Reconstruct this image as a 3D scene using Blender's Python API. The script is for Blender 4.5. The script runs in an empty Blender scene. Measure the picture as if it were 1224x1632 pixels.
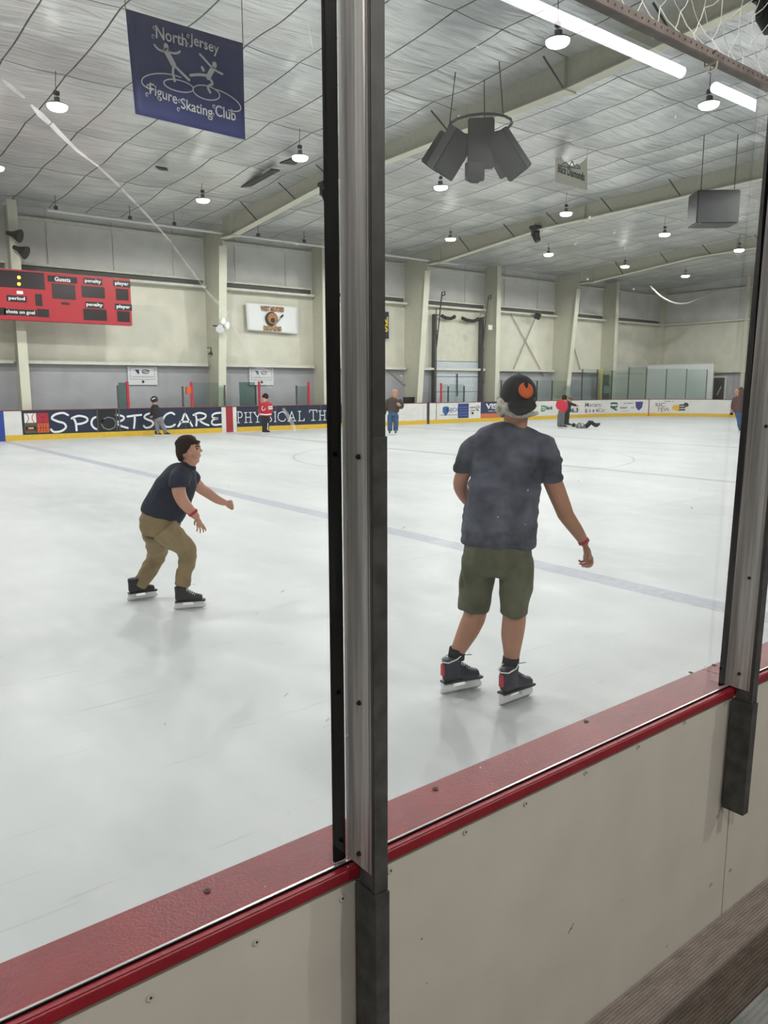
import bpy, bmesh, math, random
from math import sin, cos, tan, pi, radians, sqrt, atan2, hypot
from mathutils import Vector, Matrix, noise
random.seed(7)
SC = bpy.context.scene
COL = SC.collection

# ------------------------------------------------------------------ camera
# world: X runs along the rink, Y across it, Z up, ice surface at z = 0
F, PITCH, HEAD, EYE, ROLL = 1226.0, 0.161, 0.9068, 1.864, 0.0019
cd = bpy.data.cameras.new('camera'); cam = bpy.data.objects.new('camera', cd); COL.objects.link(cam)
cd.sensor_fit = 'VERTICAL'; cd.sensor_height = 24.0; cd.lens = 24.0*F/1632.0
cd.clip_start = 0.02; cd.clip_end = 300
fw = Vector((cos(HEAD)*cos(PITCH), sin(HEAD)*cos(PITCH), -sin(PITCH)))
rt = Vector((sin(HEAD), -cos(HEAD), 0)); up = rt.cross(fw)
R_ = Matrix((rt, up, -fw)).transposed()
cam.matrix_world = Matrix.Translation((0, 0, EYE)) @ (R_ @ Matrix.Rotation(-ROLL, 3, 'Z')).to_4x4()
SC.camera = cam
# world: closed building, only a trace of ambient
w = bpy.data.worlds.new('world'); SC.world = w; w.use_nodes = True
w.node_tree.nodes['Background'].inputs[0].default_value = (.6, .65, .7, 1)
w.node_tree.nodes['Background'].inputs[1].default_value = 0.25
SC.view_settings.view_transform = 'Standard'; SC.view_settings.look = 'None'
SC.view_settings.gamma = 1; SC.view_settings.use_curve_mapping = False
SC.view_settings.exposure = -0.29
SC.cycles.use_denoising = True
SC.cycles.max_bounces = 5; SC.cycles.transparent_max_bounces = 16; SC.cycles.diffuse_bounces = 3; SC.cycles.glossy_bounces = 2
SC.cycles.use_adaptive_sampling = True; SC.cycles.adaptive_threshold = 0.12; SC.cycles.adaptive_min_samples = 16; SC.cycles.sample_clamp_indirect = 4
SC.cycles.caustics_reflective = False; SC.cycles.caustics_refractive = False
LAMP_W = 620.0       # each roof lamp
EDGE_W = 110.0       # roof lamps of the row over the near boards
WALK_FILL_W = 400.0       # unseen lamps added over the walkway to brighten the near boards
LAMP_E = 22.0        # glow of the lamp lens
TUBE_E = 9.0        # glow of the walkway tube lights

# ------------------------------------------------------------------ helpers
def ray(x, y):
    a, b = x-612, -(y-816)
    a, b = a*cos(ROLL)-b*sin(ROLL), a*sin(ROLL)+b*cos(ROLL)
    f = F*cos(PITCH)+b*sin(PITCH); z = -F*sin(PITCH)+b*cos(PITCH)
    return Vector((a*sin(HEAD)+f*cos(HEAD), -a*cos(HEAD)+f*sin(HEAD), z))
O = Vector((0, 0, EYE))
def atY(x, y, Y): r = ray(x, y); return O + r*(Y/r.y)
def atX(x, y, X): r = ray(x, y); return O + r*(X/r.x)
def atZ(x, y, Z): r = ray(x, y); return O + r*((Z-EYE)/r.z)

def lin(c):
    def g(v): v /= 255.; return v/12.92 if v <= .04045 else ((v+.055)/1.055)**2.4
    return (g(c[0]), g(c[1]), g(c[2]), 1)
MATS = {}
def mat(name, rgb, rough=.6, metal=0., var=0., scale=8., bump=0., bscale=40., emit=0., rgb2=None, spec=.5, stretch=(1, 1, 1)):
    if name in MATS: return MATS[name]
    m = bpy.data.materials.new(name); m.use_nodes = True; MATS[name] = m
    nt = m.node_tree; N = nt.nodes; L = nt.links; b = N['Principled BSDF']
    b.inputs['Base Color'].default_value = lin(rgb); b.inputs['Roughness'].default_value = rough
    b.inputs['Metallic'].default_value = metal; b.inputs['Specular IOR Level'].default_value = spec
    tc = N.new('ShaderNodeTexCoord'); mp = N.new('ShaderNodeMapping'); L.new(tc.outputs['Object'], mp.inputs[0])
    mp.inputs['Scale'].default_value = stretch
    if var > 0 or rgb2:
        n = N.new('ShaderNodeTexNoise'); n.inputs['Scale'].default_value = scale; n.inputs['Detail'].default_value = 6
        L.new(mp.outputs[0], n.inputs['Vector'])
        r = N.new('ShaderNodeValToRGB'); L.new(n.outputs[0], r.inputs[0])
        c2 = rgb2 or tuple(max(0, v*(1-var)) for v in rgb)
        r.color_ramp.elements[0].position = .35; r.color_ramp.elements[1].position = .65
        r.color_ramp.elements[0].color = lin(c2); r.color_ramp.elements[1].color = lin(rgb)
        L.new(r.outputs[0], b.inputs['Base Color'])
    if bump > 0:
        n2 = N.new('ShaderNodeTexNoise'); n2.inputs['Scale'].default_value = bscale; n2.inputs['Detail'].default_value = 5
        L.new(mp.outputs[0], n2.inputs['Vector'])
        bp = N.new('ShaderNodeBump'); bp.inputs['Strength'].default_value = bump; bp.inputs['Distance'].default_value = .02
        L.new(n2.outputs[0], bp.inputs['Height']); L.new(bp.outputs[0], b.inputs['Normal'])
    if emit > 0:
        b.inputs['Emission Color'].default_value = lin(rgb); b.inputs['Emission Strength'].default_value = emit
    return m

def link(o, parent=None):
    COL.objects.link(o)
    if parent is not None: o.parent = parent
    return o
def mesh_obj(name, bm, m, parent=None, smooth=False):
    bmesh.ops.recalc_face_normals(bm, faces=bm.faces)
    me = bpy.data.meshes.new(name); bm.to_mesh(me); bm.free()
    for mm in (m if isinstance(m, (list, tuple)) else [m]): me.materials.append(mm)
    if smooth:
        for p in me.polygons: p.use_smooth = True
    return link(bpy.data.objects.new(name, me), parent)
def tag(o, label, cat, group=None):
    o['label'] = label; o['category'] = cat
    if group: o['group'] = group
    return o
def struct(o): o['kind'] = 'structure'; return o
def thing(name, label, cat, loc=(0, 0, 0), group=None):
    o = bpy.data.objects.new(name, None); o.empty_display_size = .1; COL.objects.link(o); o.location = loc
    return tag(o, label, cat, group)
def rel(parent):
    """children are modelled in world coordinates; undo the parent's place"""
    return Vector(parent.location) if parent is not None else Vector((0, 0, 0))
def box(bm, x0, x1, y0, y1, z0, z1):
    vs = [bm.verts.new((x, y, z)) for x in (x0, x1) for y in (y0, y1) for z in (z0, z1)]
    for f in ((0, 1, 3, 2), (4, 6, 7, 5), (0, 4, 5, 1), (2, 3, 7, 6), (0, 2, 6, 4), (1, 5, 7, 3)):
        bm.faces.new([vs[i] for i in f])
    return vs
def prism(bm, pts, off):
    """closed polygon pts (3D list) extruded by vector off"""
    off = Vector(off); a = [bm.verts.new(Vector(p)) for p in pts]; b = [bm.verts.new(Vector(p)+off) for p in pts]
    bm.faces.new(a); bm.faces.new(b[::-1]); n = len(a)
    for i in range(n): bm.faces.new((a[i], a[(i+1) % n], b[(i+1) % n], b[i]))
def frame(d):
    d = Vector(d).normalized(); t = Vector((0, 0, 1)) if abs(d.z) < .9 else Vector((1, 0, 0))
    u = d.cross(t).normalized(); return u, d.cross(u).normalized()
def tube(bm, pts, r, n=8, cap=True):
    pts = [Vector(p) for p in pts]; rs = r if isinstance(r, (list, tuple)) else [r]*len(pts)
    prev = None; u = None; rings = []
    for i, p in enumerate(pts):
        d = (pts[min(i+1, len(pts)-1)]-pts[max(i-1, 0)])
        if d.length < 1e-9: d = Vector((0, 0, 1))
        d.normalize()
        if u is None: u, v = frame(d)
        else:
            u = (u - d*u.dot(d)); u = u.normalized() if u.length > 1e-6 else frame(d)[0]; v = d.cross(u)
        rings.append([bm.verts.new(p+(u*cos(2*pi*k/n)+v*sin(2*pi*k/n))*rs[i]) for k in range(n)])
    for a, b in zip(rings, rings[1:]):
        for k in range(n): bm.faces.new((a[k], a[(k+1) % n], b[(k+1) % n], b[k]))
    if cap: bm.faces.new(rings[0][::-1]); bm.faces.new(rings[-1])
def ball(bm, c, r, sx=1, sy=1, sz=1, seg=16, rot=None):
    M = Matrix.Translation(Vector(c)) @ (rot.to_4x4() if rot else Matrix.Identity(4)) @ Matrix.Diagonal((r*sx, r*sy, r*sz, 1))
    bmesh.ops.create_uvsphere(bm, u_segments=seg, v_segments=max(6, seg//2+2), radius=1, matrix=M)
def boxat(bm, M, sx, sy, sz):
    vs = box(bm, -sx/2, sx/2, -sy/2, sy/2, -sz/2, sz/2)
    for v in vs: v.co = M @ v.co
def BX(name, m, parent, *a, bevel=0):
    bm = bmesh.new(); o = rel(parent)
    box(bm, a[0]-o.x, a[1]-o.x, a[2]-o.y, a[3]-o.y, a[4]-o.z, a[5]-o.z)
    if bevel: bmesh.ops.bevel(bm, geom=bm.edges[:], offset=bevel, segments=2, affect='EDGES')
    return mesh_obj(name, bm, m, parent)
def copy_tree(o, parent=None):
    c = o.copy(); COL.objects.link(c); c.parent = parent
    for ch in list(o.children): copy_tree(ch, c)
    return c
def spline(P, k=6):
    """Catmull-Rom through tuples of any length"""
    out = []; n = len(P)
    if n < 3: return [tuple(P[0][j]+(P[1][j]-P[0][j])*t/k for j in range(len(P[0]))) for t in range(k+1)]
    for i in range(n-1):
        a, b, c, d = P[max(i-1, 0)], P[i], P[i+1], P[min(i+2, n-1)]
        for s in range(k):
            t = s/k
            out.append(tuple(.5*((2*b[j])+(-a[j]+c[j])*t+(2*a[j]-5*b[j]+4*c[j]-d[j])*t*t+(-a[j]+3*b[j]-3*c[j]+d[j])*t**3) for j in range(len(b))))
    out.append(tuple(P[-1])); return out

# lettering -----------------------------------------------------------------
def text(name, s, m, parent, origin, xd, yd, h, width=None, ext=.004, spacing=1.0, center=True, shear=0, bold=0.):
    cu = bpy.data.curves.new('t', 'FONT'); cu.body = s; cu.size = 1; cu.extrude = 0; cu.align_x = 'CENTER' if center else 'LEFT'; cu.align_y = 'CENTER'
    cu.space_character = spacing; cu.shear = shear; cu.offset = bold; cu.resolution_u = 3
    ob = bpy.data.objects.new('t', cu); COL.objects.link(ob); dg = bpy.context.evaluated_depsgraph_get()
    me = bpy.data.meshes.new_from_object(ob.evaluated_get(dg)); COL.objects.unlink(ob); bpy.data.objects.remove(ob)
    xs = [v.co.x for v in me.vertices]; ys = [v.co.y for v in me.vertices]
    W = max(xs)-min(xs); H = max(ys)-min(ys); cx = (max(xs)+min(xs))/2; cy = (max(ys)+min(ys))/2
    sy = h/H; sx = (width/W) if width else sy
    xd = Vector(xd).normalized(); yd = Vector(yd).normalized(); nd = xd.cross(yd); o = Vector(origin)-rel(parent)
    bm = bmesh.new(); bm.from_mesh(me); bpy.data.meshes.remove(me)
    for v in bm.verts: v.co = o + xd*((v.co.x-(cx if center else min(xs)))*sx) + yd*((v.co.y-cy)*sy)
    g = bmesh.ops.extrude_face_region(bm, geom=bm.faces[:])
    for v in [e for e in g['geom'] if isinstance(e, bmesh.types.BMVert)]: v.co += nd*ext
    return mesh_obj(name, bm, m, parent)
def strokes(name, polys, m, parent, wd, n_out, ext=.004):
    """brush strokes: polylines of 3D points drawn as flat ribbons of width wd with round ends"""
    bm = bmesh.new(); n_out = Vector(n_out).normalized(); o = rel(parent)
    for k, pl in enumerate(polys):
        pw = wd
        if isinstance(pl, tuple): pl, pw = pl
        pl = [Vector(p)-o for p in pl]
        for i, (a, b) in enumerate(zip(pl, pl[1:])):
            d = b-a
            if d.length < 1e-6: continue
            s = n_out.cross(d.normalized())*pw/2
            prism(bm, [a+s, b+s, b-s, a-s], n_out*ext)
        for p in pl:
            u, v = frame(n_out)
            prism(bm, [p+(u*cos(t*pi/4)+v*sin(t*pi/4))*pw/2 for t in range(8)], n_out*(ext*.98))
    return mesh_obj(name, bm, m, parent)

# ------------------------------------------------------------------ materials
M_white = mat('board_white', (222, 222, 218), .35, var=.05, scale=3)
M_cream = mat('cream_steel', (206, 205, 186), .5, var=.04, scale=2)
M_red = mat('cap_red', (142, 22, 36), .38, var=.10, scale=14, bump=.12, bscale=220)
M_redd = mat('cap_red_dull', (118, 30, 40), .5)
M_yellow = mat('kick_yellow', (222, 184, 56), .45, var=.05)
M_navy = mat('ad_navy', (28, 40, 62), .35)
M_blackp = mat('black_plastic', (22, 23, 25), .5)
M_dark = mat('dark_grey', (52, 53, 56), .5)
M_alu = mat('brushed_aluminium', (214, 209, 204), .45, metal=.25, var=.22, scale=5, stretch=(20, 20, .6), bump=.05, bscale=30)
M_galv = mat('galvanised_steel', (92, 92, 90), .55, metal=.45, var=.25, scale=22, bump=.06, bscale=60)
M_rubber = mat('black_rubber', (6, 7, 9), .9, spec=.05)
M_steel = mat('steel', (190, 190, 190), .25, metal=.9)
M_rust = mat('rusty_bolt', (60, 38, 32), .6, metal=.3)
M_wht = mat('white_letter', (232, 234, 236), .5)
M_cable = mat('cable_dark', (60, 60, 62), .6)

def glass_mat(name, tint, refl, specks=0.):
    m = bpy.data.materials.new(name); m.use_nodes = True; nt = m.node_tree; N = nt.nodes; L = nt.links
    N.remove(N['Principled BSDF']); out = N['Material Output']
    tr = N.new('ShaderNodeBsdfTransparent'); tr.inputs[0].default_value = tint
    gl = N.new('ShaderNodeBsdfGlossy'); gl.inputs['Roughness'].default_value = .004
    fr = N.new('ShaderNodeFresnel'); ge = N.new('ShaderNodeNewGeometry'); io = N.new('ShaderNodeMapRange'); io.inputs[3].default_value = 1.45; io.inputs[4].default_value = 1/1.45; L.new(ge.outputs['Backfacing'], io.inputs[0]); L.new(io.outputs[0], fr.inputs[0])
    mu = N.new('ShaderNodeMath'); mu.operation = 'MULTIPLY'; mu.inputs[1].default_value = refl; L.new(fr.outputs[0], mu.inputs[0])
    mx = N.new('ShaderNodeMixShader'); L.new(mu.outputs[0], mx.inputs[0]); L.new(tr.outputs[0], mx.inputs[1]); L.new(gl.outputs[0], mx.inputs[2])
    last = mx
    if specks:
        tc = N.new('ShaderNodeTexCoord'); vo = N.new('ShaderNodeTexVoronoi'); vo.inputs['Scale'].default_value = 26
        no = N.new('ShaderNodeTexNoise'); no.inputs['Scale'].default_value = 90; L.new(tc.outputs['Object'], no.inputs['Vector'])
        ad = N.new('ShaderNodeMixRGB'); ad.inputs[0].default_value = .02
        L.new(tc.outputs['Object'], ad.inputs[1]); L.new(no.outputs['Color'], ad.inputs[2]); L.new(ad.outputs[0], vo.inputs['Vector'])
        lt = N.new('ShaderNodeMath'); lt.operation = 'LESS_THAN'; L.new(vo.outputs['Distance'], lt.inputs[0])
        # radius differs from cell to cell, most cells have none
        sp = N.new('ShaderNodeSeparateColor'); L.new(vo.outputs['Color'], sp.inputs[0])
        pw = N.new('ShaderNodeMath'); pw.operation = 'POWER'; pw.inputs[1].default_value = 5; L.new(sp.outputs[0], pw.inputs[0])
        ml = N.new('ShaderNodeMath'); ml.operation = 'MULTIPLY'; ml.inputs[1].default_value = .085; L.new(pw.outputs[0], ml.inputs[0])
        L.new(ml.outputs[0], lt.inputs[1])
        hz = N.new('ShaderNodeTexNoise'); hz.inputs['Scale'].default_value = 3.; hz.inputs['Detail'].default_value = 3
        L.new(tc.outputs['Object'], hz.inputs['Vector'])
        hr = N.new('ShaderNodeMapRange'); L.new(hz.outputs[0], hr.inputs[0]); hr.inputs[1].default_value = .45; hr.inputs[2].default_value = .75
        hr.inputs[3].default_value = .0; hr.inputs[4].default_value = .008
        s1 = N.new('ShaderNodeMath'); s1.operation = 'MULTIPLY'; s1.inputs[1].default_value = specks; L.new(lt.outputs[0], s1.inputs[0])
        s2 = N.new('ShaderNodeMath'); s2.operation = 'ADD'; L.new(s1.outputs[0], s2.inputs[0]); L.new(hr.outputs[0], s2.inputs[1])
        df = N.new('ShaderNodeBsdfDiffuse'); df.inputs[0].default_value = (.8, .8, .8, 1)
        tl = N.new('ShaderNodeBsdfTranslucent'); tl.inputs[0].default_value = (.85, .85, .85, 1)
        dm = N.new('ShaderNodeMixShader'); L.new(df.outputs[0], dm.inputs[1]); L.new(tl.outputs[0], dm.inputs[2])
        m2 = N.new('ShaderNodeMixShader'); L.new(s2.outputs[0], m2.inputs[0]); L.new(mx.outputs[0], m2.inputs[1]); L.new(dm.outputs[0], m2.inputs[2]); last = m2
    L.new(last.outputs[0], out.inputs[0]); return m
M_glass = glass_mat('near_glass', (.955, .965, .96, 1), 1.25, .7)
M_gfar = glass_mat('far_glass', (.87, .92, .91, 1), 1.5)
M_ggreen = glass_mat('green_far_glass', (.55, .68, .65, 1), 1.5)

def ice_material():
    m = bpy.data.materials.new('ice'); m.use_nodes = True; nt = m.node_tree; N = nt.nodes; L = nt.links; b = N['Principled BSDF']
    g = N.new('ShaderNodeNewGeometry'); s = N.new('ShaderNodeSeparateXYZ'); L.new(g.outputs['Position'], s.inputs[0])
    def mth(op, a, c=None):
        n = N.new('ShaderNodeMath'); n.operation = op
        for i, v in enumerate((a, c)):
            if v is None: continue
            if isinstance(v, (int, float)): n.inputs[i].default_value = v
            else: L.new(v, n.inputs[i])
        return n.outputs[0]
    X, Y = s.outputs[0], s.outputs[1]
    wob = N.new('ShaderNodeTexNoise'); wob.inputs['Scale'].default_value = 9; L.new(g.outputs['Position'], wob.inputs['Vector'])
    wv = mth('MULTIPLY', mth('SUBTRACT', wob.outputs[0], .5), .05)
    def band(v, c, h): return mth('LESS_THAN', mth('ABSOLUTE', mth('SUBTRACT', mth('ADD', v, wv), c)), h)
    def noisec(scale, c1, c2, p0=.35, p1=.65, st=(1, 1, 1), det=6):
        mp = N.new('ShaderNodeMapping'); mp.inputs['Scale'].default_value = st; L.new(g.outputs['Position'], mp.inputs[0])
        n = N.new('ShaderNodeTexNoise'); n.inputs['Scale'].default_value = scale; n.inputs['Detail'].default_value = det; L.new(mp.outputs[0], n.inputs['Vector'])
        r = N.new('ShaderNodeValToRGB'); L.new(n.outputs[0], r.inputs[0]); e = r.color_ramp.elements
        e[0].position = p0; e[1].position = p1; e[0].color = c1; e[1].color = c2; return r.outputs[0]
    base = noisec(.55, lin((213, 217, 219)), lin((227, 230, 231)), .35, .62, (1.2, .5, 1))
    def mix(f, a, c):
        n = N.new('ShaderNodeMixRGB')
        if isinstance(f, (int, float)): n.inputs[0].default_value = f
        else: L.new(f, n.inputs[0])
        for i, v in ((1, a), (2, c)):
            if isinstance(v, tuple): n.inputs[i].default_value = v
            else: L.new(v, n.inputs[i])
        return n.outputs[0]
    sn = noisec(2.2, (0, 0, 0, 1), (.5, .5, .5, 1), .48, .75, (1.8, .7, 1))       # pale snow streaks
    base = mix(sn, base, lin((236, 238, 238)))
    fine = noisec(7, (0, 0, 0, 1), (.3, .3, .3, 1), .56, .80, (2, .8, 1), 8)
    base = mix(mth('MULTIPLY', fine, .7), base, lin((200, 205, 208)))
    frost = noisec(14, (.45, .45, .45, 1), (.9, .9, .9, 1), .3, .7, (1, 1, 1))
    blue = mth('MAXIMUM', band(X, 6.2, .15), band(X, 23.22, .15))
    base = mix(mth('MULTIPLY', blue, frost), base, lin((176, 180, 198)))
    red = mth('MULTIPLY', mth('MAXIMUM', band(X, 14.72, .15), band(X, 41.6, .03)), .55)
    base = mix(red, base, lin((172, 164, 172)))
    dx = mth('SUBTRACT', X, 14.72); dy = mth('SUBTRACT', Y, 15.4)
    r = mth('SQRT', mth('ADD', mth('MULTIPLY', dx, dx), mth('MULTIPLY', dy, dy)))
    base = mix(mth('MULTIPLY', band(r, 4.57, .035), .5), base, lin((170, 168, 176)))
    # skate cuts
    for rot, st, th, am in ((.6, (.5, 16, 1), .685, .30), (-.9, (.6, 18, 1), .70, .28), (1.9, (.4, 12, 1), .69, .22)):
        mp = N.new('ShaderNodeMapping'); mp.inputs['Rotation'].default_value = (0, 0, rot); mp.inputs['Scale'].default_value = st; L.new(g.outputs['Position'], mp.inputs[0])
        n = N.new('ShaderNodeTexNoise'); n.inputs['Scale'].default_value = 1.6; n.inputs['Detail'].default_value = 3; n.inputs['Distortion'].default_value = .35; L.new(mp.outputs[0], n.inputs['Vector'])
        base = mix(mth('MULTIPLY', mth('GREATER_THAN', n.outputs[0], th), am), base, lin((176, 184, 190)))
    L.new(base, b.inputs['Base Color']); b.inputs['Specular IOR Level'].default_value = .3
    rr = noisec(1.5, (.36, .36, .36, 1), (.46, .46, .46, 1)); L.new(rr, b.inputs['Roughness'])
    bp = N.new('ShaderNodeBump'); bp.inputs['Strength'].default_value = .08; bp.inputs['Distance'].default_value = .02
    n3 = N.new('ShaderNodeTexNoise'); n3.inputs['Scale'].default_value = 6; n3.inputs['Detail'].default_value = 8; L.new(g.outputs['Position'], n3.inputs['Vector'])
    L.new(n3.outputs[0], bp.inputs['Height']); L.new(bp.outputs[0], b.inputs['Normal'])
    return m
def foil_material():
    m = bpy.data.materials.new('foil_insulation'); m.use_nodes = True; nt = m.node_tree; N = nt.nodes; L = nt.links; b = N['Principled BSDF']
    g = N.new('ShaderNodeNewGeometry'); s = N.new('ShaderNodeSeparateXYZ'); L.new(g.outputs['Position'], s.inputs[0])
    def mth(op, a, c=None):
        n = N.new('ShaderNodeMath'); n.operation = op
        for i, v in enumerate((a, c)):
            if v is None: continue
            if isinstance(v, (int, float)): n.inputs[i].default_value = v
            else: L.new(v, n.inputs[i])
        return n.outputs[0]
    def line(v, off, per, half):
        fr = mth('FRACT', mth('DIVIDE', mth('SUBTRACT', v, off-per*50), per))
        d = mth('MULTIPLY', mth('MINIMUM', fr, mth('SUBTRACT', 1.0, fr)), per)
        return mth('LESS_THAN', d, half)
    ln = mth('MAXIMUM', line(s.outputs[0], 4.62, 1.33, .018), mth('MULTIPLY', line(s.outputs[1], 12.1, 3.62, .018), .8))
    n = N.new('ShaderNodeTexNoise'); n.inputs['Scale'].default_value = .45; n.inputs['Detail'].default_value = 4; L.new(g.outputs['Position'], n.inputs['Vector'])
    r = N.new('ShaderNodeValToRGB'); L.new(n.outputs[0], r.inputs[0]); e = r.color_ramp.elements
    e[0].position = .38; e[1].position = .62; e[0].color = lin((200, 203, 205)); e[1].color = lin((228, 230, 229))
    mx = N.new('ShaderNodeMixRGB'); L.new(ln, mx.inputs[0]); L.new(r.outputs[0], mx.inputs[1]); mx.inputs[2].default_value = lin((84, 84, 82))
    L.new(mx.outputs[0], b.inputs['Base Color']); b.inputs['Metallic'].default_value = .5; b.inputs['Roughness'].default_value = .25
    mp = N.new('ShaderNodeMapping'); mp.inputs['Scale'].default_value = (.35, 2.2, 1); L.new(g.outputs['Position'], mp.inputs[0])
    n2 = N.new('ShaderNodeTexNoise'); n2.inputs['Scale'].default_value = 2.; n2.inputs['Detail'].default_value = 5; n2.inputs['Distortion'].default_value = .6; L.new(mp.outputs[0], n2.inputs['Vector'])
    bp = N.new('ShaderNodeBump'); bp.inputs['Strength'].default_value = .7; bp.inputs['Distance'].default_value = .09
    L.new(n2.outputs[0], bp.inputs['Height']); L.new(bp.outputs[0], b.inputs['Normal'])
    return m
def wall_material(name, cream, lowgrey, upgrey):
    """painted wall: grey metal liner below 2.79 m, cream liner to 6.02 m, pale insulation above"""
    m = bpy.data.materials.new(name); m.use_nodes = True; nt = m.node_tree; N = nt.nodes; L = nt.links; b = N['Principled BSDF']
    g = N.new('ShaderNodeNewGeometry'); s = N.new('ShaderNodeSeparateXYZ'); L.new(g.outputs['Position'], s.inputs[0])
    def stepz(z):
        n = N.new('ShaderNodeMath'); n.operation = 'GREATER_THAN'; n.inputs[1].default_value = z; L.new(s.outputs[2], n.inputs[0]); return n.outputs[0]
    a = N.new('ShaderNodeMixRGB'); a.inputs[1].default_value = lin(lowgrey); a.inputs[2].default_value = lin(cream); L.new(stepz(2.79), a.inputs[0])
    c = N.new('ShaderNodeMixRGB'); c.inputs[2].default_value = lin(upgrey); L.new(a.outputs[0], c.inputs[1]); L.new(stepz(6.02), c.inputs[0])
    n = N.new('ShaderNodeTexNoise'); n.inputs['Scale'].default_value = 1.3; n.inputs['Detail'].default_value = 7; L.new(g.outputs['Position'], n.inputs['Vector'])
    mr = N.new('ShaderNodeMapRange'); mr.inputs[1].default_value = .3; mr.inputs[2].default_value = .7; mr.inputs[3].default_value = .88; mr.inputs[4].default_value = 1.05; L.new(n.outputs[0], mr.inputs[0])
    mu = N.new('ShaderNodeMixRGB'); mu.blend_type = 'MULTIPLY'; mu.inputs[0].default_value = 1; L.new(c.outputs[0], mu.inputs[1]); L.new(mr.outputs[0], mu.inputs[2])
    # scuffs
    v = N.new('ShaderNodeTexNoise'); v.inputs['Scale'].default_value = 3.5; v.inputs['Detail'].default_value = 10; v.inputs['Roughness'].default_value = .75; L.new(g.outputs['Position'], v.inputs['Vector'])
    vr = N.new('ShaderNodeMapRange'); vr.inputs[1].default_value = .66; vr.inputs[2].default_value = .72; vr.inputs[4].default_value = .45; L.new(v.outputs[0], vr.inputs[0])
    fx = N.new('ShaderNodeMixRGB'); L.new(vr.outputs[0], fx.inputs[0]); L.new(mu.outputs[0], fx.inputs[1]); fx.inputs[2].default_value = lin((140, 134, 120))
    L.new(fx.outputs[0], b.inputs['Base Color']); b.inputs['Roughness'].default_value = .6
    wv = N.new('ShaderNodeTexNoise'); wv.inputs['Scale'].default_value = 2.5; L.new(g.outputs['Position'], wv.inputs['Vector'])
    bp = N.new('ShaderNodeBump'); bp.inputs['Strength'].default_value = .35; bp.inputs['Distance'].default_value = .05; L.new(wv.outputs[0], bp.inputs['Height']); L.new(bp.outputs[0], b.inputs['Normal'])
    return m

# ------------------------------------------------------------------ structure
XL, XR, YN, YF = -16.0, 48.5, -4.2, 30.98
YB = 29.65                      # ice face of the far boards
def roofz(y):
    P = [(-6, 9.35), (5, 9.38), (9.9, 9.2), (15.4, 8.98), (23.4, 8.74), (31.2, 8.36)]
    for (a, za), (b, zb) in zip(P, P[1:]):
        if y <= b: return za+(zb-za)*(y-a)/(b-a)
    return P[-1][1]
def rafz(y):
    P = [(-6, 8.9), (7, 8.75), (12, 8.42), (17, 8.34), (22, 8.27), (28.3, 7.70), (31, 7.4)]
    for (a, za), (b, zb) in zip(P, P[1:]):
        if y <= b: return za+(zb-za)*(y-a)/(b-a)
    return P[-1][1]
bm = bmesh.new(); box(bm, XL, XR, 1.02, YF, -.3, 0)
struct(mesh_obj('floor', bm, ice_material()))
BXs = lambda n, m, *a: struct(BX(n, m, None, *a))
BXs('floor_concrete', mat('concrete', (120, 118, 114), .8, var=.1), XL, XR, YN, .98, -.3, .2)
bm = bmesh.new()
nx, ny = 340, 240; xs = [XL+(0-XL)*i/12 for i in range(12)]+[0+(XR)*i/nx for i in range(nx+1)]
ys = [YN+(YF+.1-YN)*j/ny for j in range(ny+1)]
grid = []
for x in xs:
    row = []
    for y in ys:
        sag = .10*abs(sin(pi*(y-12.1)/3.62))**.8*(.7+.6*noise.noise(Vector((x*.35, y*.22, 3)))) + .03*abs(sin(pi*(x-4.62)/1.33))**.7
        sag += .03*noise.noise(Vector((x*1.1, y*.9, 0)))
        row.append(bm.verts.new((x, y, roofz(y)+.05-sag)))
    grid.append(row)
for a, b in zip(grid, grid[1:]):
    for j in range(ny): bm.faces.new((a[j], b[j], b[j+1], a[j+1]))
ceil = mesh_obj('ceiling', bm, foil_material(), smooth=True); struct(ceil)
W1 = wall_material('liner_wall', (214, 212, 196), (168, 168, 172), (212, 212, 207))
BXs('wall_far', W1, XL, XR, YF, YF+.2, -.3, 8.6)
BXs('wall_right', W1, XR, XR+.2, YN, YF+.2, -.3, 9.6)
BXs('wall_left', W1, XL-.2, XL, YN, YF+.2, -.3, 9.6)
BXs('wall_near', mat('walkway_wall', (112, 110, 104), .8, var=.06), XL, XR, YN-.2, YN, -.3, 9.6)
# ledges and girts on the far wall between the columns
LEDGE = mat('ledge_cream', (214, 213, 200), .5, var=.06)
cols_x = [7.1, 14.72, 20.06, 25.6, 31.3, 37.2, 41.9, XR]
def span(i):
    a = cols_x[i-1]+.16 if i else XL; return a, cols_x[i]-.16
for i in range(len(cols_x)):
    a, b = span(i)
    for z0, z1, d in ((2.74, 2.86, .34), (5.95, 6.04, .42), (6.26, 6.34, .20), (7.86, 7.96, .18)):
        BXs('trim_girt', LEDGE, a, b, YF-d, YF, z0, z1)
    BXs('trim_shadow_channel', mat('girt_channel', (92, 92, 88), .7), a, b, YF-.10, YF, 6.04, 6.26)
    n = max(1, int((b-a)/2.2))
    for k in range(n):
        x = a+(b-a)*(k+.5)/n
        BXs('trim_seam_strip', LEDGE, x-.02, x+.02, YF-.04, YF, 6.34, 8.4)
for z0, z1, d in ((5.95, 6.04, .3), (7.9, 8.0, .2), (2.74, 2.86, .3)):
    BXs('trim_end_girt', LEDGE, XR-d, XR, YN, YF, z0, z1)
# gable columns on the end wall
for y in (24.9, 19.0):
    BXs('trim_end_post', M_cream, XR-.25, XR, y-.12, y+.12, 0, 9)
BXs('trim_corner_post', M_cream, XR-.45, XR, YF-.35, YF, 0, 8.4)

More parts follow.
